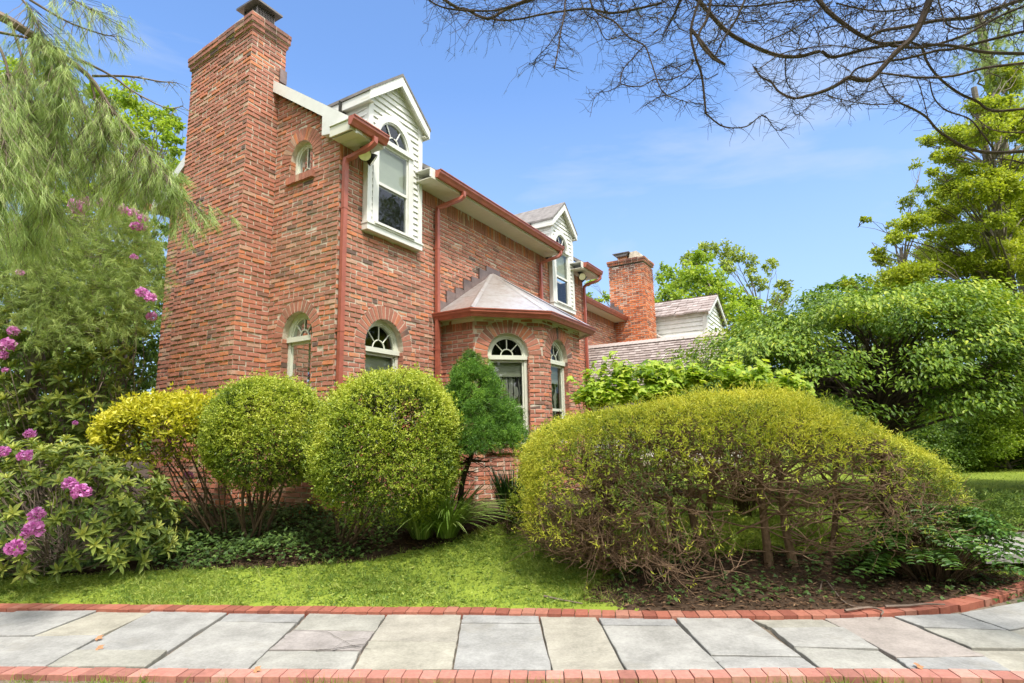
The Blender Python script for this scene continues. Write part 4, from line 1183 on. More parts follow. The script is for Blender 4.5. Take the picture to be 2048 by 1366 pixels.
lm_mulch = leafmat('mulch_chip', [(0, (.05, .03, .02)), (.5, (.12, .07, .042)), (1, (.26, .17, .10))], trans=.0, rough=.95, spec=.1)
mb = MB(); n = 26000; x, y = scatter(rg, n, -3.2, 5.6, 4.9, 8.2); k = (bed_mask(x, y) > .35) & (y > edge_y(x) + .06); x, y = x[k], y[k]; n = len(x)
leaves(mb, np.stack([x, y, gz(x, y) + rg.uniform(0, .025, n)], 1), rdir(rg, n, -.2, .35), np.array([0, 0, 1.]) + rdir(rg, n) * .5, rg.uniform(.02, .095, n), rg.uniform(.006, .022, n), 'diamond', rg.beta(1.5, 2.0, n))
kind(mb.build('mulch', lm_mulch), 'stuff', 'brown bark mulch and needle litter under the clipped evergreen')

bark = simple('twig_bark', (.115, .078, .052), .9, .35, 30, spec=.15)
bark_red = simple('yew_bark', (.20, .13, .085), .9, .35, 26, spec=.15)
bark_grey = simple('grey_bark', (.17, .145, .12), .9, .3, 14, spec=.15, bmp=.4)
bark_dark = simple('pine_twig', (.075, .058, .048), .9, .3, 20, spec=.12)
bark_tan = simple('tan_branch', (.20, .155, .125), .85, .25, 14, spec=.15)


def twigs(mb, rng, starts, ends, r0=.008, r1=.002, sag=0., wig=.05, k=6, sides=4):
    a, b = np.asarray(starts, float), np.asarray(ends, float); n = len(a); f = np.linspace(0, 1, k)[None, :, None]
    P = a[:, None] * (1 - f) + b[:, None] * f; Lh = np.linalg.norm(b - a, axis=1)[:, None, None]
    w = rng.normal(0, 1, (n, k, 3)) * wig * Lh; w = np.cumsum(w, 1) * .5; w -= f * w[:, -1:]; P = P + w
    P[:, :, 2] += -sag * Lh[:, 0] * 4 * (f * (1 - f))[:, :, 0]
    R = np.asarray(r0)[..., None] * (1 - f[0, :, 0]) + np.asarray(r1) * f[0, :, 0] if np.ndim(r0) else r0 * (1 - f[0, :, 0]) + r1 * f[0, :, 0]
    tubes(mb, P, np.broadcast_to(R, (n, k)), sides); return P


def stick(name, pts, r, label):
    P = curve3(pts, 14); mb = MB(); R = np.linspace(r, r * .5, 14); root = P.mean(0); V0 = MB(); tubes(V0, P, R, 6)
    o = V0.build(name, bark_tan); tag(o, label, 'stick'); return o


for pts, r, lab in (([(1088, 1192), (1125, 1200), (1165, 1207)], .010, 'pale fallen stick lying on the shady lawn beside the mulch'),
                    ([(1690, 1221), (1740, 1215), (1765, 1222), (1762, 1230)], .011, 'crooked pale root or stick hooked over the far brick edging'),
                    ([(1770, 1213), (1820, 1211), (1850, 1208), (1890, 1209)], .012, 'long thin twig on the mulch behind the curved brick edging'),
                    ([(1640, 1180), (1650, 1160), (1690, 1205), (1730, 1215)], .007, 'bent brown twig on the mulch below the clipped evergreen')):
    P = []
    for x, y in pts:
        p = atZ(x, y, .06)
        for _ in range(6): p = atZ(x, y, float(max(gz(p[0], p[1]), .03)) + .015)
        P.append(p)
    stick('fallen_stick', P, r, lab)
mdl = simple('dead_leaf', (.40, .2, .10), .8, .3, 60)
for (x, y, l_) in ((190, 1278, 'curled brown dead leaf at the joint of two grey flagstones'), (191, 1298, 'flat brown dead leaf on a grey flagstone near the left edge'), (1013 / 2, 1342, 'brown dead leaf on the near brick edging'), (1835, 1335, 'small brown leaf on a blue flagstone near the right corner')):
    mb = MB(); p = atZ(x, y, .015); leaves(mb, [p, p + [.012, .01, .004]], [(1, .2, .1), (.3, 1, .2)], [(0, -.4, 1), (.3, 0, 1)], .055, .035, 'maple', .5); tag(mb.build('dead_leaf', mdl), l_, 'leaf')

# ================================================================= SHRUBS
class Shrub:
    def __init__(s, name, label, cat, base, group=None):
        s.t = thing(name, label, cat, base, 0, group); s.mb = {}
    def m(s, k): return s.mb.setdefault(k, MB())
    def done(s, mats):
        for k, v in s.mb.items():
            if v.n: part(v, k.split('#')[0], mats[k], s.t)


def sprigs(mb, rng, P, Nrm, n_per, L, W, spread=.9, tint=.5, tj=.15, kind_='diamond', out=.55, stem=.5):
    """each point carries a sprig of leaves fanned about its outward direction"""
    n = len(P); P = np.repeat(P, n_per, 0); D = np.repeat(Nrm, n_per, 0); t = np.repeat(np.broadcast_to(tint, (n,)), n_per)
    d = unit(D * out + rdir(rng, len(P)) * spread); off = D * (rng.uniform(-.6, .6, len(P)) * L * stem * 2)[:, None] + rdir(rng, len(P)) * (L * .5)
    nn = np.cross(d, rdir(rng, len(P)))
    leaves(mb, P + off, d, nn, L * rng.uniform(.6, 1.3, len(P)), W * rng.uniform(.7, 1.3, len(P)), kind_, np.clip(t + rng.normal(0, tj, len(P)), 0, 1))


# ---- the big clipped evergreen mound
ry = np.random.default_rng(31)
yew = Shrub('clipped_yew', 'huge clipped yew mound, yellow-green on top, bare brown stems below, on mulch by the path', 'shrub', (2.35, 6.2, float(gz(2.35, 6.2))))
cen = np.array([2.36, 6.22, .72])


def yewR(D):
    """distance from the centre to the clipped surface"""
    ax = np.where(D[:, 0] < 0, 2.28, 2.2); ay = np.full(len(D), 1.15); az = np.where(D[:, 2] > 0, 1.17, .68)
    p = np.where(D[:, 0] < 0, 2.25 + .75 * sstep(0, .6, -D[:, 0]), 2.25)
    r = (np.abs(D[:, 0] / ax) ** p + np.abs(D[:, 1] / ay) ** p + np.abs(D[:, 2] / az) ** p) ** (-1 / p)
    return r * (1 - .13 * sstep(.1, 1, D[:, 0]) * (D[:, 2] > 0) * sstep(0, .5, D[:, 2])) * (1 + .075 * lump(D, 3, 26, 14) + .055 * lump(D, 4, 70, 45))


n = 36000; D = rdir(ry, n, -.75, 1); D = unit(D * np.array([2.3, 1.15, 1.2])); r = yewR(D); P0 = cen + D * r[:, None]; zrel = P0[:, 2]
# foliage hangs on down to waist height at the ends, thins out low on the front
low = 1.1 + .28 * np.sin(P0[:, 0] * 2.9 + 1) * np.sin(P0[:, 0] * 1.3) + -.55 * sstep(1.2, .3, P0[:, 0]) - .4 * sstep(3.9, 4.6, P0[:, 0])
low = low + .34 * lump(D, 8, 50, 40)
keep = ry.random(n) < np.clip((zrel - low) / .42, 0, 1) * (.62 + .55 * (zrel > 1.45)) * (1 - .55 * (lump(D, 12, 50, 60) > .5))
keep |= (ry.random(n) < .09) & (zrel > .5)
keep &= ~((P0[:, 0] > 1.85) & (P0[:, 0] < 3.15) & (zrel < 1.15) & (P0[:, 1] < 6.6) & (ry.random(n) < .9))
D, r = D[keep], r[keep]; dep = np.where(ry.random(len(D)) < .06, -ry.uniform(.02, .11, len(D)), np.abs(ry.normal(0, .06, len(D)))); P = cen + D * (r - dep)[:, None]; nd = unit(D + [0, 0, .35])
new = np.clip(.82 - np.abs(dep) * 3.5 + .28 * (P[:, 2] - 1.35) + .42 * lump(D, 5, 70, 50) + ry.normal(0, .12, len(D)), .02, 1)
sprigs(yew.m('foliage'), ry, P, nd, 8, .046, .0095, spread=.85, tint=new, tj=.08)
# stems
tr = [(1.05, 6.05), (1.42, 5.95), (1.75, 6.3), (1.98, 6.15), (2.16, 6.5), (2.55, 6.02), (2.79, 6.0), (3.3, 6.25), (3.7, 6.05)]
tops = []
for j, (x, y) in enumerate(tr):
    z0 = float(gz(x, y)) - .04; lean = ry.normal(0, .1, 2) + np.array([(x - 2.4) * .08, 0]); H = 1.0 + ry.uniform(0, .35)
    P_ = curve3([(x, y, z0), (x + lean[0] * .35 + ry.normal(0, .03), y + lean[1] * .3, z0 + .38 * H), (x + lean[0] * .8, y + lean[1], z0 + .75 * H), (x + lean[0] * 1.3, y + lean[1] * 1.2, z0 + H)], 9)
    rr = (.042 if j in (1, 2, 3, 5, 6) else .03); mb = MB(); tubes(mb, P_, np.linspace(rr * 1.15, rr * .6, 9), 8); part(mb, 'trunk', bark_red, yew.t); tops.append(P_)
tw = yew.m('branches')
for P_ in tops:
    n = 34; i = ry.integers(3, 9, n); st = P_[i]; dd = unit(rdir(ry, n, -.15, .8) + (P_[-1] - cen) * np.array([.25, .3, 0]))
    e = []
    for s_, d_ in zip(st, dd):
        q = unit((s_ + d_ * 1.0 - cen)[None])[0]; rm = float(yewR(q[None])[0]); e.append(cen + q * rm * ry.uniform(.8, .98))
    Q = twigs(tw, ry, st, np.array(e), .011, .003, sag=.03, wig=.07, k=8, sides=5)
    # side twigs
    for rep in range(5):
        f = ry.integers(2, 8, n); s2 = Q[np.arange(n), f]; d2 = unit(Q[np.arange(n), np.minimum(f, 7)] - Q[np.arange(n), f - 2] + rdir(ry, n) * .25); e2 = s2 + d2 * ry.uniform(.15, .5, n)[:, None] + np.array([0, 0, .03])
        q = e2 - cen; rl = np.linalg.norm(q, axis=1); rm = yewR(unit(q)); e2 = cen + q * np.minimum(1, .99 * rm / rl)[:, None]
        e2[:, 2] = np.maximum(e2[:, 2], gz(e2[:, 0], e2[:, 1]) + .03); twigs(tw, ry, s2, e2, .005, .0015, wig=.1, k=5, sides=3)
# the low skirt of bare, upswept twigs on the near side and the left end
n = 400; th = ry.uniform(pi * .86, pi * 2.06, n); z = ry.uniform(.05, .75, n); ex = np.cos(th); ey = np.sin(th)
en = np.stack([ex, ey * .5, (z - .62) / 1.3], 1); Dn = unit(en * np.array([2.3, 1.9, 1.0])); e = cen + Dn * (yewR(Dn) * ry.uniform(.84, 1.0, n))[:, None]; e[:, 2] = np.maximum(e[:, 2], gz(e[:, 0], e[:, 1]) + .05)
gp = ~((e[:, 0] > 1.85) & (e[:, 0] < 3.1) & (ry.random(n) < .9)); e = e[gp]; n = len(e)
tb = np.array([P_[2] for P_ in tops]); ni = np.argmin(np.linalg.norm(tb[None, :, :2] - e[:, None, :2], axis=2) + ry.uniform(0, .7, (n, len(tb))), 1)
st = np.array([tops[q][ry.integers(1, 5)] for q in ni]); Q = twigs(tw, ry, st, e, .0085, .002, sag=.10, wig=.06, k=8, sides=4)
for rep in range(5):
    f = ry.integers(3, 8, n); s2 = Q[np.arange(n), f]; d2 = unit(Q[np.arange(n), f] - Q[np.arange(n), f - 2] + rdir(ry, n) * .5 + [0, 0, .25]); e2 = s2 + d2 * ry.uniform(.1, .34, n)[:, None]; e2[:, 2] = np.maximum(e2[:, 2], gz(e2[:, 0], e2[:, 1]) + .02); twigs(tw, ry, s2, e2, .0038, .0012, wig=.12, k=4, sides=3)
    if rep < 3:
        pk = (ry.random(n) < .30) & ~((e2[:, 0] > 1.85) & (e2[:, 0] < 3.1)); sprigs(yew.m('foliage'), ry, e2[pk], unit(d2[pk]), 5, .036, .011, tint=.55, tj=.2)
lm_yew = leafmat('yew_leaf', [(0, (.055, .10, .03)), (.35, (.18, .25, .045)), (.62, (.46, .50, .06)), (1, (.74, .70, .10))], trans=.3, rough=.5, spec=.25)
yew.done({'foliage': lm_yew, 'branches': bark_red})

# ---- round clipped shrubs in front of the house
def globe(name, label, base, cen, ax, seed, low, mats, nleaf, L, W, stems, lumpk=.06, tint0=.74, cut_=None, group=None, lean=(0, 0)):
    rng = np.random.default_rng(seed); sh = Shrub(name, label, 'shrub', base, group); cen = np.array(cen, float); ax = np.array(ax, float); base = np.array(base, float)
    def R(D):
        r = ((np.abs(D / ax) ** 2.2).sum(1)) ** (-1 / 2.2); return r * (1 + lumpk * lump(D, seed, 24, 12) + lumpk * .6 * lump(D, seed + 1, 70, 45))
    D = unit(rdir(rng, nleaf, -1, 1) * ax); r = R(D); dep = np.where(rng.random(nleaf) < .06, -rng.uniform(.01, .08, nleaf), np.abs(rng.normal(0, .075, nleaf))); P = cen + D * (r - dep)[:, None]
    k = rng.random(nleaf) < np.clip((P[:, 2] - low) / .75 + .16 + .5 * lump(D, seed + 9, 30, 20), .07, 1) * (1 - .7 * (lump(D, seed + 3, 50, 45) > .5))
    if cut_ is not None: k &= cut_(P)
    D, P, dep = D[k], P[k], dep[k]
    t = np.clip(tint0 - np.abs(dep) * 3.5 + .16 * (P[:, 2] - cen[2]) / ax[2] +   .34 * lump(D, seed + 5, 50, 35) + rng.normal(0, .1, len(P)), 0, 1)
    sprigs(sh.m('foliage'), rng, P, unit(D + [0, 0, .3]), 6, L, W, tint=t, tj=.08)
    n = stems; a = rng.uniform(0, 2 * pi, n); s0 = base + np.stack([np.cos(a) * .07, np.sin(a) * .07, a * 0 - .03], 1)
    De = unit(rdir(rng, n, -.25, 1) * ax); e = cen + De * (R(De) * rng.uniform(.55, .95, n))[:, None]; tw = sh.m('stems')
    mid = s0 * .45 + e * .55 + np.array([0, 0, -.12]) + (s0 - base) * 2; f = np.linspace(0, 1, 9)[None, :, None]
    Q = s0[:, None] * (1 - f) ** 2 + 2 * mid[:, None] * f * (1 - f) + e[:, None] * f ** 2 + np.cumsum(rng.normal(0, .022, (n, 9, 3)), 1) * np.sin(f * pi) ** .7
    tubes(tw, Q, (np.linspace(.017, .004, 9))[None] * rng.uniform(.6, 1.2, n)[:, None], 5)
    for rep in range(8):
        fi = rng.integers(3, 9, n); s2 = Q[np.arange(n), fi]; d2 = unit(Q[np.arange(n), fi] - Q[np.arange(n), fi - 2] + rdir(rng, n) * .7); e2 = s2 + d2 * rng.uniform(.12, .42, n)[:, None]; e2[:, 2] = np.maximum(e2[:, 2], base[2] + .1)
        twigs(tw, rng, s2, e2, .005, .0015, wig=.1, k=5, sides=3)
        if rep < 3:
            pk = rng.random(n) < .5; sprigs(sh.m('foliage'), rng, e2[pk], unit(d2[pk]), 6, L, W, tint=.4, tj=.2)
    sh.done(mats); return sh


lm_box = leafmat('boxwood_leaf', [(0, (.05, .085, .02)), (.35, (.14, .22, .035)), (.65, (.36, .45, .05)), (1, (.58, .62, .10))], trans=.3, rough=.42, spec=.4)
bx = {'foliage': lm_box, 'stems': bark}
def onG(x, y): return (x, y, float(gz(x, y)))
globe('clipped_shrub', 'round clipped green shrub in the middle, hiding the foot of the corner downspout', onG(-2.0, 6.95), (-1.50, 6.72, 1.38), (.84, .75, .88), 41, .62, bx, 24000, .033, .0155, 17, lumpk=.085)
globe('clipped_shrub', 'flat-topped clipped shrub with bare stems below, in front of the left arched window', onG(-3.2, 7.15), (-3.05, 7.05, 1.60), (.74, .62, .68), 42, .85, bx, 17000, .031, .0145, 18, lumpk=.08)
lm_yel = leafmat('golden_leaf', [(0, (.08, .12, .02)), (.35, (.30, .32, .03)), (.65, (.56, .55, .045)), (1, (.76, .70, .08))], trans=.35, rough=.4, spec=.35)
globe('golden_shrub', 'leaning golden-yellow shrub left of the flat-topped clipped shrub', onG(-3.55, 7.2), (-4.28, 7.1, 1.68), (.82, .5, .40), 43, 1.50, {'foliage': lm_yel, 'stems': bark}, 5600, .062, .026, 15, tint0=.74, lumpk=.13)

# ---- dwarf spruce on a leaning stem
rsx = np.random.default_rng(51); sp = Shrub('dwarf_spruce', 'dark green cone-shaped dwarf spruce on a leaning bare trunk in front of the bay window', 'conifer', onG(-.72, 7.35))
b0 = np.array(onG(-.72, 7.35)); ctr = np.array([-.40, 7.15]); zb, zt_ = 1.36, 2.60
npad = 210; h = 1 - np.sqrt(rsx.uniform(0, 1, npad)); a = rsx.uniform(0, 2 * pi, npad); rad = .52 * (1 - h) ** .58 * rsx.uniform(.62, 1.1, npad)
pc = np.stack([ctr[0] + np.cos(a) * rad - .16 * (h - .1), ctr[1] + np.sin(a) * rad, zb + h * (zt_ - zb - .06)], 1); pr = rsx.uniform(.11, .18, npad) * (1 - .45 * h)
ok = ~((((pc[:, 0] + .80) / .13) ** 2 + ((pc[:, 2] - 1.72) / .10) ** 2) < 1) & ~((pc[:, 2] < 1.62) & (np.cos(a) < -.2) & (rsx.random(npad) < .1)) & ~((pc[:, 2] < 1.5) & (rsx.random(npad) < .35))
pc, pr, a = pc[ok], pr[ok], a[ok]; pc = np.vstack([pc, [(ctr[0] - .15, ctr[1], zt_ - .07), (ctr[0] - .10, ctr[1], zt_ - .2), (ctr[0] - .17, ctr[1] - .04, zt_ - .17)]]); pr = np.concatenate([pr, [.07, .11, .10]])
per = 95; P = np.repeat(pc, per, 0); R_ = np.repeat(pr, per); D = rdir(rsx, len(P), -.6, 1); dep = np.abs(rsx.normal(0, .018, len(P))); P = P + D * (R_ - dep)[:, None]; D = unit(D + [0, 0, .25])
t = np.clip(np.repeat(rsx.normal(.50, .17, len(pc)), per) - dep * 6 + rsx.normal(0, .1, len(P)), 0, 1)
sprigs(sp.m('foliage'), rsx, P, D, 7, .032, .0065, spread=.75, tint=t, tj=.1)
T_ = curve3([b0 - [0, 0, .03], (-.66, 7.3, .95), (-.48, 7.22, 1.45), (-.40, 7.18, 2.0), (-.44, 7.15, 2.45)], 14); tubes(sp.m('trunk'), T_, np.linspace(.042, .008, 14), 7)
n = 170; i = rsx.integers(4, 11, n); s0 = T_[i]; a = rsx.uniform(0, 2 * pi, n); e = s0 + np.stack([np.cos(a) * .48, np.sin(a) * .45, rsx.uniform(-.18, .12, n)], 1) * rsx.uniform(.6, 1, n)[:, None]; Q = twigs(sp.m('branches'), rsx, s0, e, .007, .0015, sag=.04, wig=.06)
for rep in range(3):
    s2 = Q[np.arange(n), rsx.integers(2, 6, n)]; twigs(sp.m('branches'), rsx, s2, s2 + rdir(rsx, n, -.6, .4) * .16, .003, .001, k=4, sides=3)
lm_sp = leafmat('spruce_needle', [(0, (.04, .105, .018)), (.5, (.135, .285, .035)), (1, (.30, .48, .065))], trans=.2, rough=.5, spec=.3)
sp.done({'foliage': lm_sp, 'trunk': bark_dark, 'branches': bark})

# ---- ornamental grasses
def clump(label, base, n, L, arch, seed, mt, wd=.011, spread=.12):
    rng = np.random.default_rng(seed); sh = Shrub('ornamental_grass', label, 'grass', base); b_ = np.array(base); mb = sh.m('blades'); K = 9
    a = rng.uniform(0, 2 * pi, n); f = np.linspace(0, 1, K)[None]; Ln = L * rng.uniform(.55, 1.1, n)[:, None]; ar = arch * rng.uniform(.3, 1.3, n)[:, None]
    out = Ln * (f * .30 + ar * .8 * f ** 1.9); up = Ln * (f * 1.0 - ar * .85 * f ** 2.3); r0 = rng.uniform(0, spread, n)[:, None]
    P = np.stack([b_[0] + np.cos(a)[:, None] * (r0 + out), b_[1] + np.sin(a)[:, None] * (r0 + out), b_[2] + np.maximum(up, .02)], -1)
    w = wd * np.sin(np.clip(f * 1.02 + .12, 0, 1) * pi) ** .6 * rng.uniform(.6, 1.2, n)[:, None]; sd = np.stack([-np.sin(a), np.cos(a), a * 0 + .25], 1)[:, None]
    V = np.stack([P + sd * w[..., None], P - sd * w[..., None]], 2).reshape(-1, 3); i = (np.arange(n) * K * 2)[:, None] + (np.arange(K - 1) * 2)[None]; i = i.ravel()
    mb.add(V, np.stack([i, i + 1, i + 3, i + 2], 1), np.repeat(np.clip(rng.normal(.45, .25, n), 0, 1), K - 1)); sh.done({'blades': mt}); return sh


lm_og = leafmat('sedge_blade', [(0, (.10, .18, .035)), (.5, (.22, .35, .06)), (1, (.46, .56, .20))], trans=.3, rough=.35, spec=.45)
lm_og2 = leafmat('iris_blade', [(0, (.02, .06, .015)), (.6, (.055, .13, .03)), (1, (.14, .24, .06))], trans=.25, rough=.4, spec=.4)
clump('tall arching clump of light green ornamental grass beside the round clipped shrub', onG(-.82, 7.0), 420, 1.05, .85, 61, lm_og, .008)
clump('upright dark green grass clump between the spruce and the yew mound', onG(-.05, 7.55), 300, .85, .16, 62, lm_og2, .009, .12)
clump('short grass tuft at the base of the arching ornamental grass', onG(-1.12, 7.0), 260, .5, .4, 63, lm_og, .007)
globe('low_shrub', 'small light green shrub at the left foot of the yew mound', onG(.08, 7.1), (.08, 7.1, .62), (.2, .17, .18), 64, .4, bx, 500, .04, .02, 8, tint0=.8)

# ---- rhododendrons
lm_rh = leafmat('rhododendron_leaf', [(0, (.075, .12, .03)), (.45, (.19, .255, .06)), (.75, (.38, .44, .10)), (1, (.54, .55, .15))], trans=.3, rough=.45, spec=.28)
lm_pk = leafmat('pink_petal', [(0, (.52, .14, .42)), (.5, (.74, .27, .62)), (1, (.88, .52, .80))], trans=.35, rough=.6, spec=.2, tcol=(1, .8, 1))


def truss(sh, rng, p, r, nm='flower_cluster', pale=0.):
    mb = MB(); n = 130; d = rdir(rng, n, -.7, 1); P = np.array(p) + d * r * rng.uniform(.45, .85, n)[:, None]
    leaves(mb, P, unit(d + rdir(rng, n) * .7), d + rdir(rng, n) * .3, r * rng.uniform(.4, .6, n), r * rng.uniform(.4, .6, n), 'oval', np.clip(rng.normal(.45 + pale, .22, n), 0, 1))
    part(mb, nm, lm_pk, sh.t)


def rosettes(mb, rng, P, axis_, L, W, nl=11, young=.5):
    n = len(P); a = rng.uniform(0, 2 * pi, (n, 1)) + np.arange(nl)[None] * 2.4; ref = unit(np.cross(axis_, rdir(rng, n))); b2 = np.cross(axis_, ref)
    el = np.linspace(-.15, 1.15, nl)[None] + rng.normal(0, .16, (n, nl))     # outer leaves flat or drooping, inner upright
    d = (ref[:, None] * np.cos(a)[..., None] + b2[:, None] * np.sin(a)[..., None]) * np.cos(el)[..., None] + axis_[:, None] * np.sin(el)[..., None]
    ln = L * (1.15 - .42 * np.clip(el, 0, 1.2)) * rng.uniform(.75, 1.2, (n, nl)); t = np.clip(.28 + .5 * np.clip(el, 0, 1) * young * 1.3 + rng.normal(0, .1, (n, nl)) + rng.normal(0, .1, (n, 1)), 0, 1)
    leaves(mb, np.repeat(P, nl, 0), d.reshape(-1, 3), (np.repeat(axis_, nl, 0) + rdir(rng, n * nl) * .2), ln.ravel(), (ln * W / L).ravel(), 'oval', t.ravel())


rr_ = np.random.default_rng(71); rh = Shrub('rhododendron', 'low rhododendron with pink flower heads in the left foreground', 'shrub', onG(-5.2, 6.75))
c_ = np.array([-5.25, 6.55, .60]); n = 400; D = rdir(rr_, n, -.45, 1); ax = np.array([1.55, .85, .98]); P = c_ + unit(D) * ax * (rr_.uniform(.55, 1.0, n) ** .5)[:, None] * (1 + .12 * lump(unit(D), 72, 14, 8))[:, None]
P = P[P[:, 2] > .24]; n = len(P); D = unit((P - c_) / ax); rosettes(rh.m('leaves'), rr_, P, unit(D + [0, -.15, .75]), .122, .038, 11, .95)
P = P[::3]; n = len(P); s0 = np.repeat([onG(-5.2, 6.75)], n, 0) + rr_.normal(0, .12, (n, 3)) * [1, 1, 0]; twigs(rh.m('stems'), rr_, s0, P, .008, .003, sag=.06, wig=.06, k=8)
rh_fl = [(5, 905, 12), (50, 912, 13), (140, 968, 13), (163, 984, 16), (73, 1030, 14), (67, 1060, 18), (30, 1097, 17), (60, 868, 10), (150, 846, 5)]
for x, y, r in rh_fl: truss(rh, rr_, atY(x, y, 5.5 + rr_.uniform(-.08, .12)), r * .92 * 5.5 / FPX)
rh.done({'leaves': lm_rh, 'stems': bark_tan})

rk = Shrub('rhododendron', 'tall rhododendron with pink flower heads behind the pine boughs, left of the chimney', 'shrub', onG(-6.6, 8.9))
c_ = np.array([-6.9, 9.0, 2.0]); n = 520; D = rdir(rr_, n, -.7, 1); ax = np.array([2.3, 1.2, 3.0]); P = c_ + unit(D) * ax * (rr_.uniform(.4, 1.0, n) ** .5)[:, None] * (1 + .16 * lump(unit(D), 73, 16, 8))[:, None]
P = P[(P[:, 2] > .5) & (P[:, 1] < 9.6)]
Wp_ = h2w(0, 4.2, 0); inside = (P[:, 0] > -5.9 - .45 * (P[:, 1] - 8.6)); P = P[~inside]; n = len(P); D = unit((P - c_) / ax); rosettes(rk.m('leaves'), rr_, P, unit(D + [0, -.2, .8]), .17, .058, 11, .75)
Pe = np.array([atY(x, y, rr_.uniform(7.85, 8.5)) for x, y in zip(rr_.uniform(-10, 318, 260), rr_.uniform(600, 880, 260))]); Pe = Pe[Pe[:, 0] < -5.55]; rosettes(rk.m('leaves'), rr_, Pe, unit(rdir(rr_, len(Pe)) * .5 + [0, -.35, .8]), .15, .05, 11, 1.)
P = np.vstack([P[::4], Pe[::3]]); n = len(P); s0 = np.repeat([onG(-6.6, 8.9)], n, 0) + rr_.normal(0, .25, (n, 3)) * [1, 1, 0]; twigs(rk.m('stems'), rr_, s0, P, .016, .004, sag=.03, wig=.07, k=8)
for x, y, r in [(152, 410, 11), (166, 406, 13), (158, 420, 10), (205, 406, 8), (222, 410, 6), (245, 418, 9), (268, 427, 9), (286, 437, 8), (270, 452, 8), (283, 455, 8), (268, 515, 6), (284, 586, 10), (300, 595, 9), (304, 633, 9), (15, 690, 12), (26, 662, 9), (3, 710, 9), (10, 740, 5), (343, 888, 9), (377, 953, 8), (40, 545, 6)]:
    truss(rk if y < 800 else rh, rr_, atY(x, y, (7.3 if y < 600 else 7.55 if y < 800 else 7.35) + rr_.uniform(-.08, .08)), r * 1.1 * 7.4 / FPX, pale=.12)
rk.done({'leaves': lm_rh, 'stems': bark_tan})

# ---- vine leaves scrambling over the yew
lm_vine = leafmat('vine_leaf', [(0, (.14, .25, .03)), (.5, (.38, .54, .06)), (1, (.66, .72, .12))], trans=.5, rough=.4, spec=.35)
rv = np.random.default_rng(81)
for lab, base, blobs in (('bright lime-green vine rising behind the left half of the yew mound', onG(1.15, 7.45), [((1262, 760), 7.1, (.62, .25, .30)), (( 1185, 783), 7.1, (.22, .2, .10)), ((1335, 762), 7.1, (.28, .22, .16)), ((1215, 795), 7.0, (.3, .2, .12)), ((1300, 785), 7.0, (.4, .2, .12))]),
                         ('bright lime-green vine rising behind the middle of the yew mound', onG(2.9, 7.45), [((1478, 757), 6.85, (.42, .25, .17)), ((1570, 778), 6.85, (.28, .22, .12)), ((1395, 755), 6.95, (.14, .15, .09))])):
    sh = Shrub('vine', lab, 'vine', base)
    for (px, Yv, ax) in blobs:
        c_ = atY(*px, Yv); n = int(520 * ax[0] + 50); dl = rdir(rv, n, -.9, 1); P = c_ + dl * np.array(ax) * ((rv.uniform(0, 1, n) ** .4) * (1 + .45 * lump(dl, int(px[0]), 16, 8)))[:, None]
        for _ in range(int(6 + 14 * ax[0])):          # young shoots standing above the rest
            b0_ = c_ + rdir(rv, 1, 0, 1)[0] * np.array(ax) * [.95, .8, .7]; hh = rv.uniform(.06, .2); q = b0_ + np.linspace(0, 1, 6)[:, None] * np.array([rv.normal(0, .07), rv.normal(0, .05), hh]); P = np.vstack([P, q]); tubes(sh.m('stems'), q, .003, 4)
        n = len(P)
        leaves(sh.m('leaves'), P, rdir(rv, n, -.7, .2) + [0, -.5, 0], np.array([0, -.45, .8]) + rdir(rv, n) * .5, rv.uniform(.07, .135, n), rv.uniform(.07, .125, n), 'maple', np.clip(rv.normal(.55, .25, n), 0, 1))
        ns = 12; twigs(sh.m('stems'), rv, np.repeat([base], ns, 0), P[:ns], .008, .003, wig=.05)
    sh.done({'leaves': lm_vine, 'stems': bark})

# ---- right-hand low plants
rf = np.random.default_rng(91); fe = Shrub('leafy_shrub', 'low dark green shrub with pinnate leaves at the curve of the brick edging', 'shrub', onG(4.0, 5.75))
n = 150; a = rf.uniform(0, 2 * pi, n); rad = np.sqrt(rf.uniform(0, 1, n)); tip = np.stack([4.05 + np.cos(a) * rad * .80, 5.72 + np.sin(a) * rad * .38, .30 + .42 * (1 - rad ** 2) + rf.normal(0, .05, n)], 1)
s0 = np.array(onG(4.0, 5.75)) + np.stack([np.cos(a) * rad * .25, np.sin(a) * rad * .15, a * 0], 1); Q = twigs(fe.m('stems'), rf, s0, tip, .006, .002, sag=-.05, wig=.04, k=6, sides=4)
d = unit(unit(tip - s0) * [1, 1, .2] + np.array([0, -.25, -.05])); ns = 9
for j in range(ns):
    f = j / (ns - 1); c_ = tip + d * (f - .45)[..., None] * .36 if np.ndim(f) else tip + d * (f - .45) * .36; c_ = c_ - np.array([0, 0, .10]) * f ** 2; sd = unit(np.cross(d, [0, 0, 1.]))
    for sg in (-1, 1):
        leaves(fe.m('leaves'), c_, unit(sd * sg + d * .35 + rf.normal(0, .12, d.shape)), np.array([0, 0, 1.]) + rf.normal(0, .25, d.shape), .095 * (1 - .35 * abs(f - .4)), .036, 'oval', np.clip(rf.normal(.4, .2, n), 0, 1))
lm_fe = leafmat('pinnate_leaf', [(0, (.045, .11, .025)), (.5, (.11, .23, .04)), (1, (.27, .42, .08))], trans=.3, rough=.42, spec=.4)
fe.done({'leaves': lm_fe, 'stems': bark})
ju = Shrub('juniper', 'spreading green juniper beside the far arm of the path', 'shrub', onG(6.0, 7.3)); n = 2600; a = rf.uniform(0, 2 * pi, n); rad = np.sqrt(rf.uniform(0, 1, n))
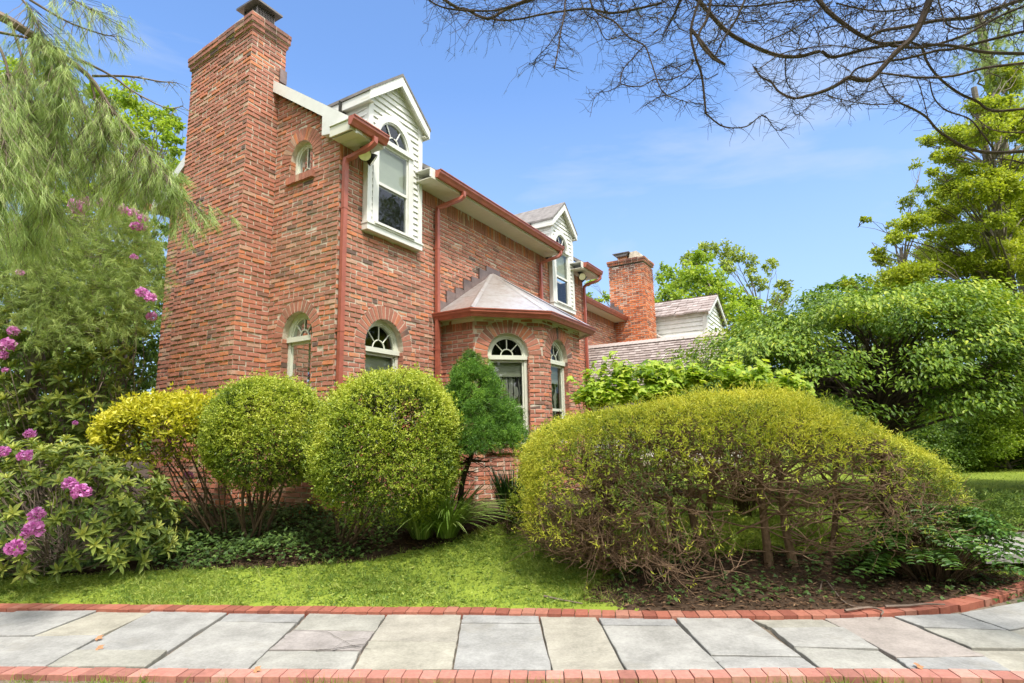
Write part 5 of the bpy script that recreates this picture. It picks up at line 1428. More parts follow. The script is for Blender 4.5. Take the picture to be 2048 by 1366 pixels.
P = np.stack([6.0 + np.cos(a) * rad * 1.25, 7.55 + np.sin(a) * rad * .55, .22 + .40 * (1 - rad ** 2) * rf.uniform(.5, 1.1, n) + .05 * np.sin(a * 7)], 1); sprigs(ju.m('foliage'), rf, P, unit(np.stack([np.cos(a), np.sin(a), a * 0 + .5], 1)), 9, .055, .010, spread=.6, tint=np.clip(rf.normal(.55, .2, n), 0, 1))
lm_ju = leafmat('juniper_needle', [(0, (.06, .11, .03)), (.5, (.15, .25, .05)), (1, (.32, .42, .08))], trans=.2, rough=.5); twigs(ju.m('stems'), rf, np.repeat([onG(6.0, 7.5)], 60, 0), P[:60], .012, .003, k=5); ju.done({'foliage': lm_ju, 'stems': bark})
# ================================================================= TREES
lm_spring = leafmat('spring_leaf', [(0, (.13, .21, .03)), (.5, (.30, .43, .05)), (1, (.52, .60, .10))], trans=.5, rough=.45, spec=.3)
lm_yelgreen = leafmat('yellow_green_leaf', [(0, (.17, .23, .03)), (.5, (.40, .48, .05)), (1, (.64, .66, .10))], trans=.5, rough=.45, spec=.3)
lm_mid = leafmat('mid_green_leaf', [(0, (.06, .12, .025)), (.5, (.16, .27, .045)), (1, (.32, .43, .08))], trans=.42, rough=.42, spec=.35)
lm_olive = leafmat('olive_leaf', [(0, (.14, .18, .05)), (.5, (.32, .39, .08)), (1, (.48, .54, .13))], trans=.35, rough=.5, spec=.25)


def cluster_tree(name, label, base, trunk_top, r, blobs, seed, lmat, leafL, per, flat=.5, bmat=None, group=None, droop=-.2, cat='tree', wmul=.62, fork=.45, limb=None, rise=(.1, .3)):
    """blobs: (centre xyz, radius); trunk and limbs reach every clump; each clump is a loose spray of leaves"""
    rng = np.random.default_rng(seed); sh = Shrub(name, label, cat, base, group); b_ = np.array(base, float); tt = np.array(trunk_top, float)
    T_ = curve3([b_ - [0, 0, .1], b_ * .6 + tt * .4 + rng.normal(0, .12, 3) * [1, 1, 0], tt], 12); tubes(sh.m('trunk'), T_, np.linspace(r, r * .35, 12), 8)
    Cn = np.array([q[0] for q in blobs]); Rn = np.array([q[1] for q in blobs]); n = len(Cn)
    f = np.clip((Cn[:, 2] - b_[2]) / max(.1, tt[2] - b_[2]) - rng.uniform(*rise, n), fork * .6, .98); i = (f * 11).astype(int); s0 = T_[i]
    K = 10; g = np.linspace(0, 1, K)[None, :, None]; mid = s0 * .5 + Cn * .5 + np.array([0, 0, .06]) * np.linalg.norm(Cn - s0, axis=1)[:, None] * (1 if droop > -.5 else 2.5)
    Q = s0[:, None] * (1 - g) ** 2 + 2 * mid[:, None] * g * (1 - g) + Cn[:, None] * g ** 2; Q = Q + np.cumsum(rng.normal(0, 1, Q.shape) * .012 * np.linalg.norm(Cn - s0, axis=1)[:, None, None], 1) * g
    tubes(sh.m('branches'), Q, (np.linspace(1, .12, K) ** 1.2)[None] * (limb or r * .34) * rng.uniform(.6, 1, n)[:, None] , 5)
    for j in range(4):
        s2 = Q[np.arange(n), rng.integers(K // 2, K, n)]; twigs(sh.m('branches'), rng, s2, Cn + rdir(rng, n) * Rn[:, None] * np.array([1, 1, flat]) * .9, r * .07, r * .02, wig=.08, k=6, sides=4)
    P = []; D = []; tn = []
    for c_, R_ in zip(Cn, Rn):
        m_ = int(per * R_ * R_ / (leafL * leafL) * 52) + 40; sub = c_ + rdir(rng, max(4, m_ // 22)) * R_ * np.array([1, 1, flat]) * rng.uniform(.3, 1.0, max(4, m_ // 22))[:, None]
        w_ = rng.integers(0, len(sub), m_); p = sub[w_] + rng.normal(0, 1, (m_, 3)) * R_ * .17 * np.array([1, 1, flat * .8]); P.append(p)
        D.append(unit(p - c_) * .5 + rdir(rng, m_) * .8 + [0, 0, droop]); tn.append(np.clip(rng.normal(.5, .17, m_) + rng.normal(0, .12, len(sub))[w_] + rng.normal(0, .06), 0, 1))
    P = np.vstack(P); D = np.vstack(D); tn = np.concatenate(tn)
    leaves(sh.m('foliage'), P, D, np.array([0, 0, 1.]) + rdir(rng, len(P)) * .8, leafL * .86 * rng.uniform(.6, 1.25, len(P)), leafL * .86 * wmul * rng.uniform(.7, 1.2, len(P)), 'diamond', tn)
    sh.done({'trunk': bmat or bark_grey, 'branches': bmat or bark_grey, 'foliage': lmat}); return sh


def px_blobs(lst, Y, seed, dy=1., rmul=1.):
    rng = np.random.default_rng(int(seed * 10)); out = []
    for x, y, r in lst:
        Yv = Y + rng.uniform(-dy, dy); out.append((atY(x, y, Yv), r * Yv / FPX * rmul))
    return out


def crown(c, ax, n, R, seed, zmin=-.6):
    rng = np.random.default_rng(seed); D = rdir(rng, n, zmin, 1); return [(np.array(c) + d * np.array(ax) * u, R * v) for d, u, v in zip(D, rng.uniform(.45, 1, n), rng.uniform(.7, 1.25, n))]


def gpt(x, y): return (x, y, float(gz(x, y)))


# trees beyond the house, each its own kind and place
GB = 'trees beyond the house'
b_ = atY(1440, 640, 30); bl = px_blobs([(1352, 560, 34), (1392, 548, 34), (1425, 572, 38), (1378, 600, 40), (1450, 592, 36), (1475, 628, 34), (1500, 606, 26), (1420, 640, 44), (1345, 625, 36), (1495, 655, 34), (1510, 640, 22), (1330, 590, 26), (1400, 520, 24)], 30, 1, 1.6)
cluster_tree('maple_tree', 'full bright green maple behind the white clapboard dormer', gpt(b_[0], 31), (b_[0], 30, 9), .3, bl, 101, lm_spring, .26, 1.25, .8, group=GB)
bl = px_blobs([(1376, 522, 20), (1400, 503, 22), (1440, 502, 24), (1470, 512, 22), (1502, 520, 18), (1540, 534, 18), (1570, 572, 18), (1560, 600, 20), (1520, 565, 20), (1545, 620, 20), (1578, 588, 10), (1500, 548, 14), (1525, 640, 22), (1455, 530, 22), (1550, 655, 18)], 36, 2, 1.5)
cluster_tree('tall_tree', 'taller open-crowned tree with sky gaps behind the bright green maple', gpt(16.5, 37), (16.2, 36, 10), .24, bl, 102, lm_olive, .26, .95, .8, group=GB)
bl = px_blobs([(1188, 562, 16), (1182, 600, 20), (1202, 640, 20), (1208, 590, 14), (1190, 672, 18), (1316, 560, 12), (1318, 610, 16), (1325, 530, 10), (1215, 690, 16), (1300, 650, 18), (1240, 660, 22)], 27, 1.5, 2)
cluster_tree('birch_tree', 'thin light green tree seen on both sides of the far orange chimney', gpt(6.2, 29), (5.6, 27.5, 9), .16, bl, 103, lm_spring, .2, .5, .9, group=GB)
bl = px_blobs([(1620, 602, 22), (1650, 588, 24), (1690, 572, 24), (1725, 566, 24), (1765, 575, 26), (1680, 610, 34), (1740, 605, 34), (1800, 590, 30), (1610, 640, 30), (1660, 640, 34), (1850, 590, 36), (1590, 665, 26)], 24, 1.5, 1)
cluster_tree('round_tree', 'rounded mid green tree whose top shows above the weeping tree', gpt(16, 26), (15.5, 24.5, 6), .25, bl, 104, lm_mid, .22, 1.1, .8, group=GB)
bl = crown((15.5, 25, 3.2), (3.5, 1.5, 2.2), 26, 1.0, 130); cluster_tree('round_tree', 'shrubby green tree low behind the white clapboard dormer and the weeping tree', gpt(14, 26), (14.5, 25.5, 3.5), .2, bl, 131, lm_spring, .24, 1., .8, group=GB)

# left of the house
GL = 'trees left of the house'
bl = px_blobs([(215, 205, 38), (260, 195, 36), (300, 235, 36), (235, 255, 42), (330, 235, 26), (345, 290, 24), (300, 300, 44), (240, 320, 44), (350, 250, 18), (330, 350, 30), (280, 380, 36), (210, 390, 44), (150, 300, 44), (150, 390, 44), (120, 220, 40), (345, 330, 22), (190, 180, 26), (60, 250, 50), (60, 380, 50), (320, 400, 30), (110, 160, 40), (40, 150, 46), (180, 240, 44), (200, 330, 44), (100, 320, 44), (270, 260, 40), (310, 340, 36), (250, 430, 44), (180, 450, 44), (-20, 300, 60), (-20, 200, 60), (340, 260, 22)], 19, 1, 1.5)
bl = [q for q in bl]
cluster_tree('maple_tree', 'sunlit yellow-green tree between the pine boughs and the big brick chimney', gpt(-13.5, 20), (-13.5, 19.5, 10), .26, bl, 111, lm_spring, .19, .95, .8, group=GL)
bl = px_blobs([(318, 455, 18), (322, 490, 18), (316, 525, 20), (325, 560, 16), (300, 500, 24), (318, 600, 22), (290, 560, 30), (310, 650, 26), (250, 520, 36), (200, 560, 40), (140, 600, 44), (80, 560, 50), (60, 680, 60), (160, 700, 60), (250, 680, 50), (30, 480, 50), (20, 800, 60), (120, 820, 60), (240, 800, 60), (300, 740, 40), (310, 580, 30), (270, 620, 44), (220, 620, 50), (170, 640, 50), (100, 640, 50), (200, 500, 44), (130, 500, 44), (60, 480, 44), (280, 470, 36), (290, 690, 40), (200, 740, 50), (90, 740, 50), (-20, 640, 60), (-20, 540, 60)], 14, .8, 1.6)
cluster_tree('dark_tree', 'dark green tree filling the gap behind the tall rhododendron', gpt(-10, 14.6), (-10, 14.3, 5.5), .2, bl, 112, lm_mid, .13, 1.0, 1.2, droop=-.9, group=GL)

# right: layered yellow-green tree
bl = px_blobs([(1790, 480, 26), (1835, 498, 32), (1760, 498, 20), (1850, 440, 30), (1880, 385, 38), (1905, 305, 40), (1935, 245, 42), (1965, 195, 44), (2000, 150, 44), (2030, 250, 56), (1985, 330, 50), (2035, 330, 46), (1955, 400, 46), (1800, 545, 36), (1850, 562, 40), (1905, 520, 46), (1965, 500, 46), (2025, 500, 46), (1780, 575, 34), (1885, 602, 40), (1950, 585, 44), (2025, 585, 44), (2060, 410, 60), (2090, 250, 70), (1872, 335, 22), (1990, 440, 44), (2040, 160, 50), (1930, 455, 36), (2080, 520, 60), (2070, 620, 60), (1825, 525, 30), (1860, 285, 18), (1835, 590, 34), (1985, 240, 44), (2010, 390, 44), (1900, 430, 40), (1960, 300, 40), (1930, 360, 40), (2050, 280, 50), (1870, 500, 36), (1990, 540, 44), (1930, 620, 40), (1970, 470, 40), (2000, 610, 44), (1850, 605, 36), (1780, 535, 28), (2040, 450, 44), (1880, 440, 34), (1915, 270, 30), (1945, 215, 30)], 12.5, 1.2, 1.2)
_r = np.random.default_rng(5); bl = [(c_ + _r.normal(0, .16, 3), R_ * _r.uniform(.6, 1.2)) for c_, R_ in bl] + [(c_ + _r.normal(0, .38, 3), R_ * _r.uniform(.35, .6)) for c_, R_ in bl]
cluster_tree('layered_tree', 'tall yellow-green tree with layered horizontal boughs at the right edge', gpt(11.6, 12.8), (11.2, 12.4, 9.5), .17, bl, 121, lm_yelgreen, .08, 1.35, .6, bmat=bark_grey, limb=.05, rise=(-.03, .07))
bl = px_blobs([(1818, 402, 26), (1795, 470, 22), (1785, 445, 16), (1850, 420, 18), (1830, 330, 14), (1845, 380, 20), (1770, 520, 22)], 15, .8, 1.1)
cluster_tree('olive_tree', 'sparse olive-brown tree whose tips stick out left of the layered tree', gpt(11.2, 15.6), (11, 15.3, 6.5), .12, bl, 122, lm_olive, .10, .5, .6)

# weeping tree
rw = np.random.default_rng(141); wt = Shrub('weeping_tree', 'wide weeping tree with glossy dark green drooping leaves and a dark hollow underneath', 'tree', gpt(6.1, 9.4))
c_ = np.array([6.2, 8.95, 1.98]); ax = np.array([3.95, 1.6, 1.78])
ns_ = 270; Ds = rdir(rw, ns_, -.06, 1); pn = (np.abs(Ds) ** 3.2).sum(1, keepdims=True) ** (-1 / 3.2); rr_s = rw.uniform(.62, 1.0, ns_) ** .5; Sc = c_ + Ds * pn * ax * (rr_s * (1 + .13 * lump(Ds, 142, 30, 14)))[:, None]
Sc[:, 2] -= .50 * np.clip((5.4 - Sc[:, 0]) / 2.2, 0, 1) * (Sc[:, 2] > 2); Sc[:, 2] = np.maximum(Sc[:, 2], 1.55)
Pc = []; Dc = []; tc_ = []
for c0, d0 in zip(Sc, Ds):          # every bough is a shelf that arches out and hangs at its rim
    m_ = 15; a_ = rw.uniform(0, 2 * pi, m_); q = np.sqrt(rw.uniform(0, 1, m_)); R_ = rw.uniform(.38, .72); o3 = np.stack([np.cos(a_) * q * R_, np.sin(a_) * q * R_ * .8, -.30 * q ** 2 + rw.normal(0, .035, m_)], 1)
    Pc.append(c0 + o3); Dc.append(unit(np.stack([np.cos(a_) * q, np.sin(a_) * q, a_ * 0 + .25], 1) + d0 * .5)); tc_.append(np.clip(rw.normal(.46, .13) + rw.normal(0, .08, m_) + .1 * d0[2], 0, 1))
Pc = np.vstack(Pc); Dc = np.vstack(Dc); tc_ = np.concatenate(tc_); n = len(Pc)
nl = 25; P = np.repeat(Pc, nl, 0) + rw.normal(0, 1, (n * nl, 3)) * np.array([.11, .11, .045]); DD = unit(np.repeat(Dc, nl, 0) * [1, 1, .2]) * .8 + rdir(rw, n * nl) * .5 + [0, 0, -.5]
leaves(wt.m('foliage'), P, DD, unit(np.repeat(Dc, nl, 0) * .6 + [0, 0, .8]) + rdir(rw, n * nl) * .35, rw.uniform(.05, .098, n * nl), rw.uniform(.024, .044, n * nl), 'oval', np.clip(np.repeat(tc_, nl) + rw.normal(0, .13, n * nl), 0, 1))
T_ = curve3([gpt(6.1, 9.4), (6.0, 9.3, .9), (5.7, 9.2, 1.5), (6.1, 9.1, 2.2)], 10); tubes(wt.m('trunk'), T_, np.linspace(.13, .07, 10), 8)
ii = rw.integers(0, n, 240); s0 = T_[rw.integers(5, 10, 240)]; g = np.linspace(0, 1, 10)[None, :, None]; e = np.minimum(c_ + (Pc[ii] - c_) * .93, [99, 99, 9]); mid = s0 * .5 + e * .5 + [0, 0, .45]; Q = s0[:, None] * (1 - g) ** 2 + 2 * mid[:, None] * g * (1 - g) + e[:, None] * g ** 2 + rw.normal(0, .03, (240, 10, 3)) * g
tubes(wt.m('branches'), Q, np.linspace(.032, .006, 10)[None] * rw.uniform(.5, 1.1, 240)[:, None], 5)
for r_ in range(4):      # hanging dead twigs under the canopy
    s2 = Q[np.arange(240), rw.integers(4, 10, 240)]; e2 = s2 + rdir(rw, 240, -.9, .1) * rw.uniform(.2, .6, 240)[:, None]; e2[:, 2] = np.maximum(e2[:, 2], 1.25); twigs(wt.m('branches'), rw, s2, e2, .006, .0015, wig=.12, k=6, sides=3)
lm_we = leafmat('glossy_leaf', [(0, (.045, .095, .018)), (.45, (.16, .275, .032)), (.8, (.37, .48, .055)), (1, (.58, .60, .08))], trans=.35, rough=.42, spec=.3)
wt.done({'foliage': lm_we, 'trunk': bark_dark, 'branches': bark_dark})

# far side of the right-hand lawn
for x, y, ax, sd, lab, lm in ((9.2, 13.6, (1.3, .9, .9), 151, 'dull green bush at the far left end of the right lawn', lm_mid), (11.8, 13.8, (1.5, 1.0, 1.1), 152, 'light green spreading bush at the right edge beyond the lawn', lm_spring), (14.5, 20, (3.5, 1.5, 1.7), 153, 'broad mid green bush far behind the right lawn', lm_mid), (8.5, 19, (3, 1.5, 1.5), 154, 'dark bush far behind the trunk of the weeping tree', lm_mid)):
    cluster_tree('lawn_bush', lab, gpt(x, y), (x, y, ax[2] * 1.1), .06, crown((x, y, .4 + ax[2] * .75), ax, 34, .42 * ax[0] ** .5, sd, -.75), sd, lm, .075 if y < 15 else .12, .8, .75, cat='bush', group='bushes beyond the right lawn')

# woodland that closes the garden on every side (a mass, in front it is only glimpsed)
rw2 = np.random.default_rng(161); mb = MB(); P = []
for k in range(420):
    a = rw2.uniform(0, 2 * pi); front = -.75 < (a - pi / 2) < .75
    R_ = rw2.uniform(46, 60) if abs(a - pi / 2) < 1.4 else rw2.uniform(17, 26); h = rw2.uniform(1, 5.5) if R_ > 40 else rw2.uniform(1, 14); c0 = np.array([R_ * cos(a), 4 + R_ * sin(a), h])
    if abs(a - pi / 2) < 1.4: c0[2] = rw2.uniform(.5, 4.) if a < 1.75 else rw2.uniform(.5, 10)
    m_ = 170; P.append(c0 + rw2.normal(0, 1, (m_, 3)) * np.array([1.7, 1.7, 1.2]))
P = np.vstack(P); n = len(P); leaves(mb, P, rdir(rw2, n), rdir(rw2, n), rw2.uniform(.45, .9, n), rw2.uniform(.35, .6, n), 'diamond', rw2.uniform(.1, .9, n))
kind(mb.build('woodland', lm_mid), 'stuff', 'green woodland closing the view at the edges of the garden')

# ================================================================= PINES
lm_pine = leafmat('white_pine_needle', [(0, (.17, .26, .07)), (.5, (.40, .53, .18)), (1, (.68, .75, .36))], trans=.4, rough=.45, spec=.35)
lm_pine2 = leafmat('dull_pine_needle', [(0, (.13, .19, .05)), (.5, (.30, .40, .11)), (1, (.52, .60, .20))], trans=.25, rough=.5, spec=.3)  # duller, darker needle tones for the young pine and the hemlock


def tufts(mb, rng, P, D, n_per, L, W=.0022, spread=.55, droop=.25):
    n = len(P); q = np.repeat(P, n_per, 0); d = unit(np.repeat(unit(D), n_per, 0) + rdir(rng, n * n_per) * spread + [0, 0, -droop]); m_ = n * n_per
    q = q + np.repeat(unit(D), n_per, 0) * rng.uniform(-.05, .02, m_)[:, None]
    leaves(mb, q, d, np.cross(d, rdir(rng, m_)), L * rng.uniform(.6, 1.15, m_), W, 'needle', np.clip(np.repeat(rng.normal(.5, .2, n), n_per) + rng.normal(0, .2, m_), 0, 1))


def limb(mb, px, Y0, Y1, r0, r1, n=14, sides=6):
    """a limb through picture points at true depths Y0..Y1"""
    k = len(px); P = np.array([atY(x, y, Y0 + (Y1 - Y0) * i / max(1, k - 1)) for i, (x, y) in enumerate(px)]); Q = curve3(P, n); tubes(mb, Q, np.linspace(r0, r1, n), sides); return Q


rp = np.random.default_rng(171); pine = Shrub('white_pine', 'big white pine reaching in from the left with soft drooping grey-green needles', 'conifer', gpt(-6.3, 3.6))
tubes(pine.m('trunk'), curve3([(-6.3, 3.6, -.1), (-6.25, 3.6, 3), (-6.3, 3.6, 8)], 12), np.linspace(.22, .13, 12), 10)
bm_ = pine.m('branches'); ends = []
L0 = limb(bm_, [(-420, -150), (-160, -40), (0, 32), (50, 62), (93, 88), (120, 108), (180, 155), (226, 222), (280, 286), (328, 352)], 3.7, 4.6, .045, .006, 30)
tubes(bm_, curve3([(-6.28, 3.6, 5.0), L0[0]], 6), .05, 7)
br = [([(93, 88), (100, 130), (115, 205), (110, 315)], 4.1), ([(180, 155), (195, 215), (212, 270)], 4.3), ([(226, 222), (210, 268), (190, 320)], 4.4), ([(280, 286), (262, 325), (250, 350)], 4.5), ([(300, 312), (290, 362)], 4.5), ([(328, 352), (350, 385), (385, 410)], 4.6),
      ([(60, 0), (110, 30), (150, 50), (210, 70), (240, 72)], 4.2), ([(150, 115), (220, 150), (270, 185), (330, 215), (365, 213)], 4.4), ([(185, 152), (260, 153), (320, 163), (353, 165)], 4.5), ([(-20, 60), (10, 120), (25, 200), (42, 265), (38, 330)], 3.9),
      ([(-60, -20), (-20, 100), (0, 240), (10, 330), (-5, 420)], 3.6), ([(20, 40), (45, 120), (60, 200), (75, 300)], 4.2), ([(0, 65), (60, 78), (100, 100), (140, 160)], 4.0), ([(120, 108), (150, 180), (165, 250), (160, 340)], 4.5), ([(-100, 20), (-60, 200), (-30, 380)], 3.5), ([(20, -30), (60, 20), (80, 60)], 3.9), ([(40, -60), (130, -10), (200, 30)], 4.1), ([(60, 120), (90, 200), (100, 290), (80, 380)], 4.6), ([(-40, 150), (20, 260), (60, 350), (110, 420)], 4.4), ([(160, 200), (200, 300), (240, 370)], 4.9), ([(110, 180), (160, 290), (200, 400)], 5.0), ([(30, 300), (70, 400), (60, 470)], 4.8)]
Qs = []
for p, Yv in br: Qs.append(limb(bm_, p, Yv, Yv + .15, .012, .003, 16, 5))
foli = pine.m('needles')
for j, Q in enumerate(Qs + [L0[17:], L0[22:]]):
    bare = j in (6, 7, 8)
    m_ = 26 if bare else (60 if j in (15, 16, 19, 20) else 75 if j in (1, 2, 3, 4, 5, 13, 22, 23) else 160); f = rp.integers(len(Q) // 3, len(Q), m_); s2 = Q[f]; t = unit(Q[f] - Q[f - 1]); d = unit(t * .6 + rdir(rp, m_) * .75 + [.0, 0, -.55]); ln = rp.uniform(.04, .16 if bare else .42, m_); e = s2 + d * ln[:, None]
    twigs(bm_, rp, s2, e, .0028, .0014, k=4, sides=3, wig=.06)
    if bare:
        tufts(foli, rp, e, d, 9, .035, .0016, .8, .2); continue
    d2 = unit(d * .6 + np.array([.12, 0, -.85])); tufts(foli, rp, e, d2, 17, .14, .0032, .6, .25)
    if m_ > 100: tufts(foli, rp, e * .5 + s2 * .5, d2, 14, .115, .0021, .5, .35)
# pale tuft at the tip, in front of the chimney
tip = np.array([atY(x, y, 4.62) for x, y in rp.uniform((318, 345), (372, 408), (46, 2))]); tufts(foli, rp, tip, np.broadcast_to([.75, 0, -.55], tip.shape), 24, .15, .0023, .45, .15)
pine.done({'trunk': bark_grey, 'branches': bark_tan, 'needles': lm_pine})

p2 = Shrub('young_pine', 'smaller dark-trunked pine with hazy olive needles in front of the tall rhododendron', 'conifer', gpt(-7.6, 8.6))
tubes(p2.m('trunk'), curve3([(-7.6, 8.6, 0), atY(80, 690, 8.6), atY(80, 560, 8.6), atY(110, 430, 8.6)], 14), np.linspace(.10, .05, 14), 8)
n = 300; pxs = np.column_stack([rp.uniform(60, 318, n), rp.uniform(425, 690, n)]); pxs = pxs[(pxs[:, 0] + .30 * (pxs[:, 1] - 430) > 105) & ~((pxs[:, 0] > 285) & (pxs[:, 1] < 470)) & ~((pxs[:, 1] > 610) & (rp.random(n) < .6))]; n = len(pxs)
Cn = np.array([atY(x, y, rp.uniform(7.35, 7.75)) for x, y in pxs]); s0 = np.array([atY(90, y0, 8.5) for y0 in np.clip(pxs[:, 1] + rp.uniform(-60, 40, n), 430, 780)]); Q = twigs(p2.m('branches'), rp, s0, Cn, .007, .002, sag=-.02, wig=.05, k=8)
for r_ in range(12):
    e = Cn + rp.normal(0, .11, (n, 3)); tufts(p2.m('needles'), rp, e, rdir(rp, n) + [.25, -.2, -.2], 16, .15, .0034, .6, .2)
n = 90; e = np.array([atY(x, y, rp.uniform(7.6, 8.4)) for x, y in rp.uniform((-30, 430), (110, 640), (n, 2))]); twigs(p2.m('branches'), rp, np.repeat([atY(80, 600, 8.6)], n, 0), e, .01, .003, k=6)
for r_ in range(12): tufts(p2.m('needles'), rp, e + rp.normal(0, .12, (n, 3)), rdir(rp, n) + [-.2, -.2, -.3], 16, .16, .0036, .55, .3)
p2.done({'trunk': bark_grey, 'branches': bark_tan, 'needles': lm_pine2})

# conifer at the top right, behind the layered tree
p3 = Shrub('hemlock', 'grey-green conifer hanging into the top right corner behind the bare branches', 'conifer', gpt(13.6, 14.5)); tubes(p3.m('trunk'), curve3([(13.6, 14.5, 0), (13.5, 14.4, 6), (13.4, 14.3, 13)], 10), np.linspace(.24, .1, 10), 8)
cl = [(2000, 70), (2030, 110), (1985, 115), (2040, 40), (1995, 160), (2035, 190), (1965, 85), (2060, 150), (2020, 20), (1975, 40), (2045, 240), (1950, 110), (1955, 130), (2060, 300)]
Cn = np.array([atY(x, y, 13.2 + rp.uniform(-.6, .6)) for x, y in cl]); twigs(p3.m('trunk'), rp, np.array([(13.45, 14.35, c[2] - .3) for c in Cn]), Cn, .04, .012, wig=.05, k=8)
for r_ in range(34): tufts(p3.m('needles'), rp, Cn + rp.normal(0, .26, Cn.shape) * [1, 1, .8], rdir(rp, len(Cn)) + [0, 0, -.7], 24, .26, .007, .5, .4)
p3.done({'trunk': bark_grey, 'needles': lm_pine2})

# bare overhanging branches
ro_ = np.random.default_rng(181); oh = Shrub('overhanging_pine', 'nearly bare tree with crooked dark branches hanging across the top right sky', 'tree', gpt(5.2, 1.2))
tubes(oh.m('trunk'), curve3([(5.2, 1.2, -.1), (5.1, 1.3, 3), (5.0, 1.5, 6.5), (4.9, 1.6, 9)], 12), np.linspace(.24, .12, 12), 10)
c3 = lambda L_: [(840 + x * .29297, y * .29297) for x, y in L_]
c4 = lambda L_: [(1400 + x * .31641, y * .31641) for x, y in L_]
BRN = [  # points, start radius, end radius in picture pixels
 (c3([(20, -30), (60, 0), (130, 40), (230, 65), (400, 75), (520, 70), (620, 40), (720, 0), (800, -40)]), 1.6, 2.2), (c3([(120, -40), (170, 0), (260, 55), (330, 70), (400, 110), (480, 125), (560, 80), (640, 40), (760, 0), (850, -40)]), 3.2, 3),
 (c3([(480, 125), (560, 140), (680, 130), (800, 105), (950, 80), (1150, 60), (1300, 90), (1480, 60), (1650, 20)]), 1.8, 2.4), (c3([(1000, -30), (990, 20), (985, 100), (960, 220), (940, 350), (918, 470)]), 2.2, 1.3), (c3([(970, 170), (920, 250), (860, 330), (800, 390), (780, 435), (740, 430)]), 1, .6),
 (c3([(1090, -20), (1130, 90), (1200, 140), (1260, 260), (1320, 260), (1420, 230), (1500, 230)]), 1.2, .8), (c3([(1150, -30), (1200, 80), (1330, 150), (1420, 250), (1530, 310), (1570, 400), (1610, 520), (1640, 600), (1680, 650)]), 2, 1), (c3([(1530, 310), (1450, 400), (1390, 470), (1370, 540), (1380, 575), (1500, 590), (1600, 540)]), 1.2, 1),
 (c3([(1380, 575), (1290, 620), (1200, 650), (1160, 800)]), .9, .4), (c3([(1600, 540), (1700, 545), (1800, 500), (1870, 410), (1800, 440), (1740, 460), (1690, 450), (1620, 510)]), 1.3, .7), (c3([(1900, 510), (1830, 580), (1720, 640), (1640, 660), (1520, 730)]), 1.3, .6), (c3([(1680, 650), (1800, 690), (1930, 710)]), .8, .6),
 (c3([(1920, -40), (1850, 200), (1880, 380), (1920, 500), (1940, 650), (1950, 760)]) + c4([(40, 720), (150, 800), (290, 800), (400, 730), (480, 820), (550, 800)]), 3, .6), (c3([(1800, -40), (1780, 0), (1720, 130), (1650, 260)]), 4.5, .8), (c3([(1990, -20), (1960, 120), (1900, 260), (1980, 380), (2048, 430)]), 3, 2),
 (c4([(-60, -60), (40, 60), (150, 180), (250, 250), (400, 320), (520, 355), (640, 355), (760, 325), (820, 360), (900, 350), (1050, 310), (1200, 290), (1400, 300), (1650, 230), (1900, 100), (2100, 20)]), 4.6, 2.2), (c4([(720, -60), (750, 0), (820, 80), (950, 180), (1050, 240), (1150, 275), (1300, 265)]), 5.2, 3.4),
 (c4([(1490, -120), (1450, 0), (1400, 130), (1340, 240), (1240, 330), (1150, 430), (1080, 500), (1000, 505), (940, 490), (860, 540), (770, 580), (680, 605), (590, 620), (500, 580), (450, 520), (380, 480), (340, 420)]), 7.4, 1), (c4([(1050, 240), (1150, 195), (1300, 170), (1500, 130), (1700, 110), (1850, 60), (2060, -10)]), 3, 4),
 (c4([(1340, 270), (1400, 300), (1440, 400), (1520, 500), (1640, 590), (1750, 640), (1850, 700), (2080, 685)]), 2.6, 2.6), (c4([(1400, 280), (1600, 290), (1800, 330), (2080, 340)]), 2.6, 3.2), (c4([(940, 490), (1000, 430), (1150, 390), (1300, 370), (1500, 320), (1600, 310), (1800, 260), (2080, 190)]), 2, 2.8), (c4([(1130, 460), (1250, 475), (1400, 490), (1600, 480), (1800, 430), (2080, 395)]), 1.8, 2.6),
 (c4([(1260, 650), (1340, 685), (1430, 740), (1500, 820), (1600, 890), (1700, 940), (1850, 965), (2080, 955)]), 2, 3.4), (c4([(1260, 650), (1200, 600), (1150, 520), (1140, 470)]), .9, .8), (c4([(1290, 610), (1230, 650), (1080, 660), (900, 630), (780, 595)]), .8, .9), (c4([(930, 510), (930, 580), (980, 610), (1020, 600), (1150, 550), (1350, 510)]), .9, .7), (c4([(1080, 510), (1040, 590), (990, 640), (920, 670), (880, 620)]), .9, .6),
 (c4([(590, 620), (580, 670), (610, 725), (680, 680), (720, 600)]), .7, .5), (c4([(1370, 500), (1400, 580), (1440, 740)]), 1, .9), (c4([(1450, 510), (1480, 620), (1560, 700), (1700, 750), (1780, 840), (1860, 950)]), 1.2, 1.6), (c4([(540, 370), (540, 470), (560, 540), (620, 600)]), 1.3, .7), (c4([(340, 420), (400, 500), (460, 560)]), 1, .7), (c4([(300, -40), (230, 120), (160, 230), (90, 360)]), 2.6, 1.4), (c4([(-60, 180), (80, 350), (160, 410)]), 3.6, 2.6),
 (c4([(0, 30), (300, 40), (560, 10), (800, -20)]), 1.6, 1.8), (c4([(380, 430), (520, 340), (700, 300), (860, 290), (1050, 320)]), 1.1, 1.2), (c4([(860, 20), (1040, 60), (1200, 70), (1400, 40)]), 1.6, 1.6), (c4([(1500, -20), (1560, 150), (1700, 180), (1850, 100), (1950, -20)]), 1.6, 1.8), (c4([(1700, 700), (1850, 820), (2080, 840)]), .9, 1.2), (c4([(1850, 1000), (1950, 1010), (2080, 1040)]), 1, 1.6), (c4([(420, 260), (560, 200), (700, 110), (760, 60)]), 1.2, 1.4)]
bm_ = oh.m('branches'); QQ = []
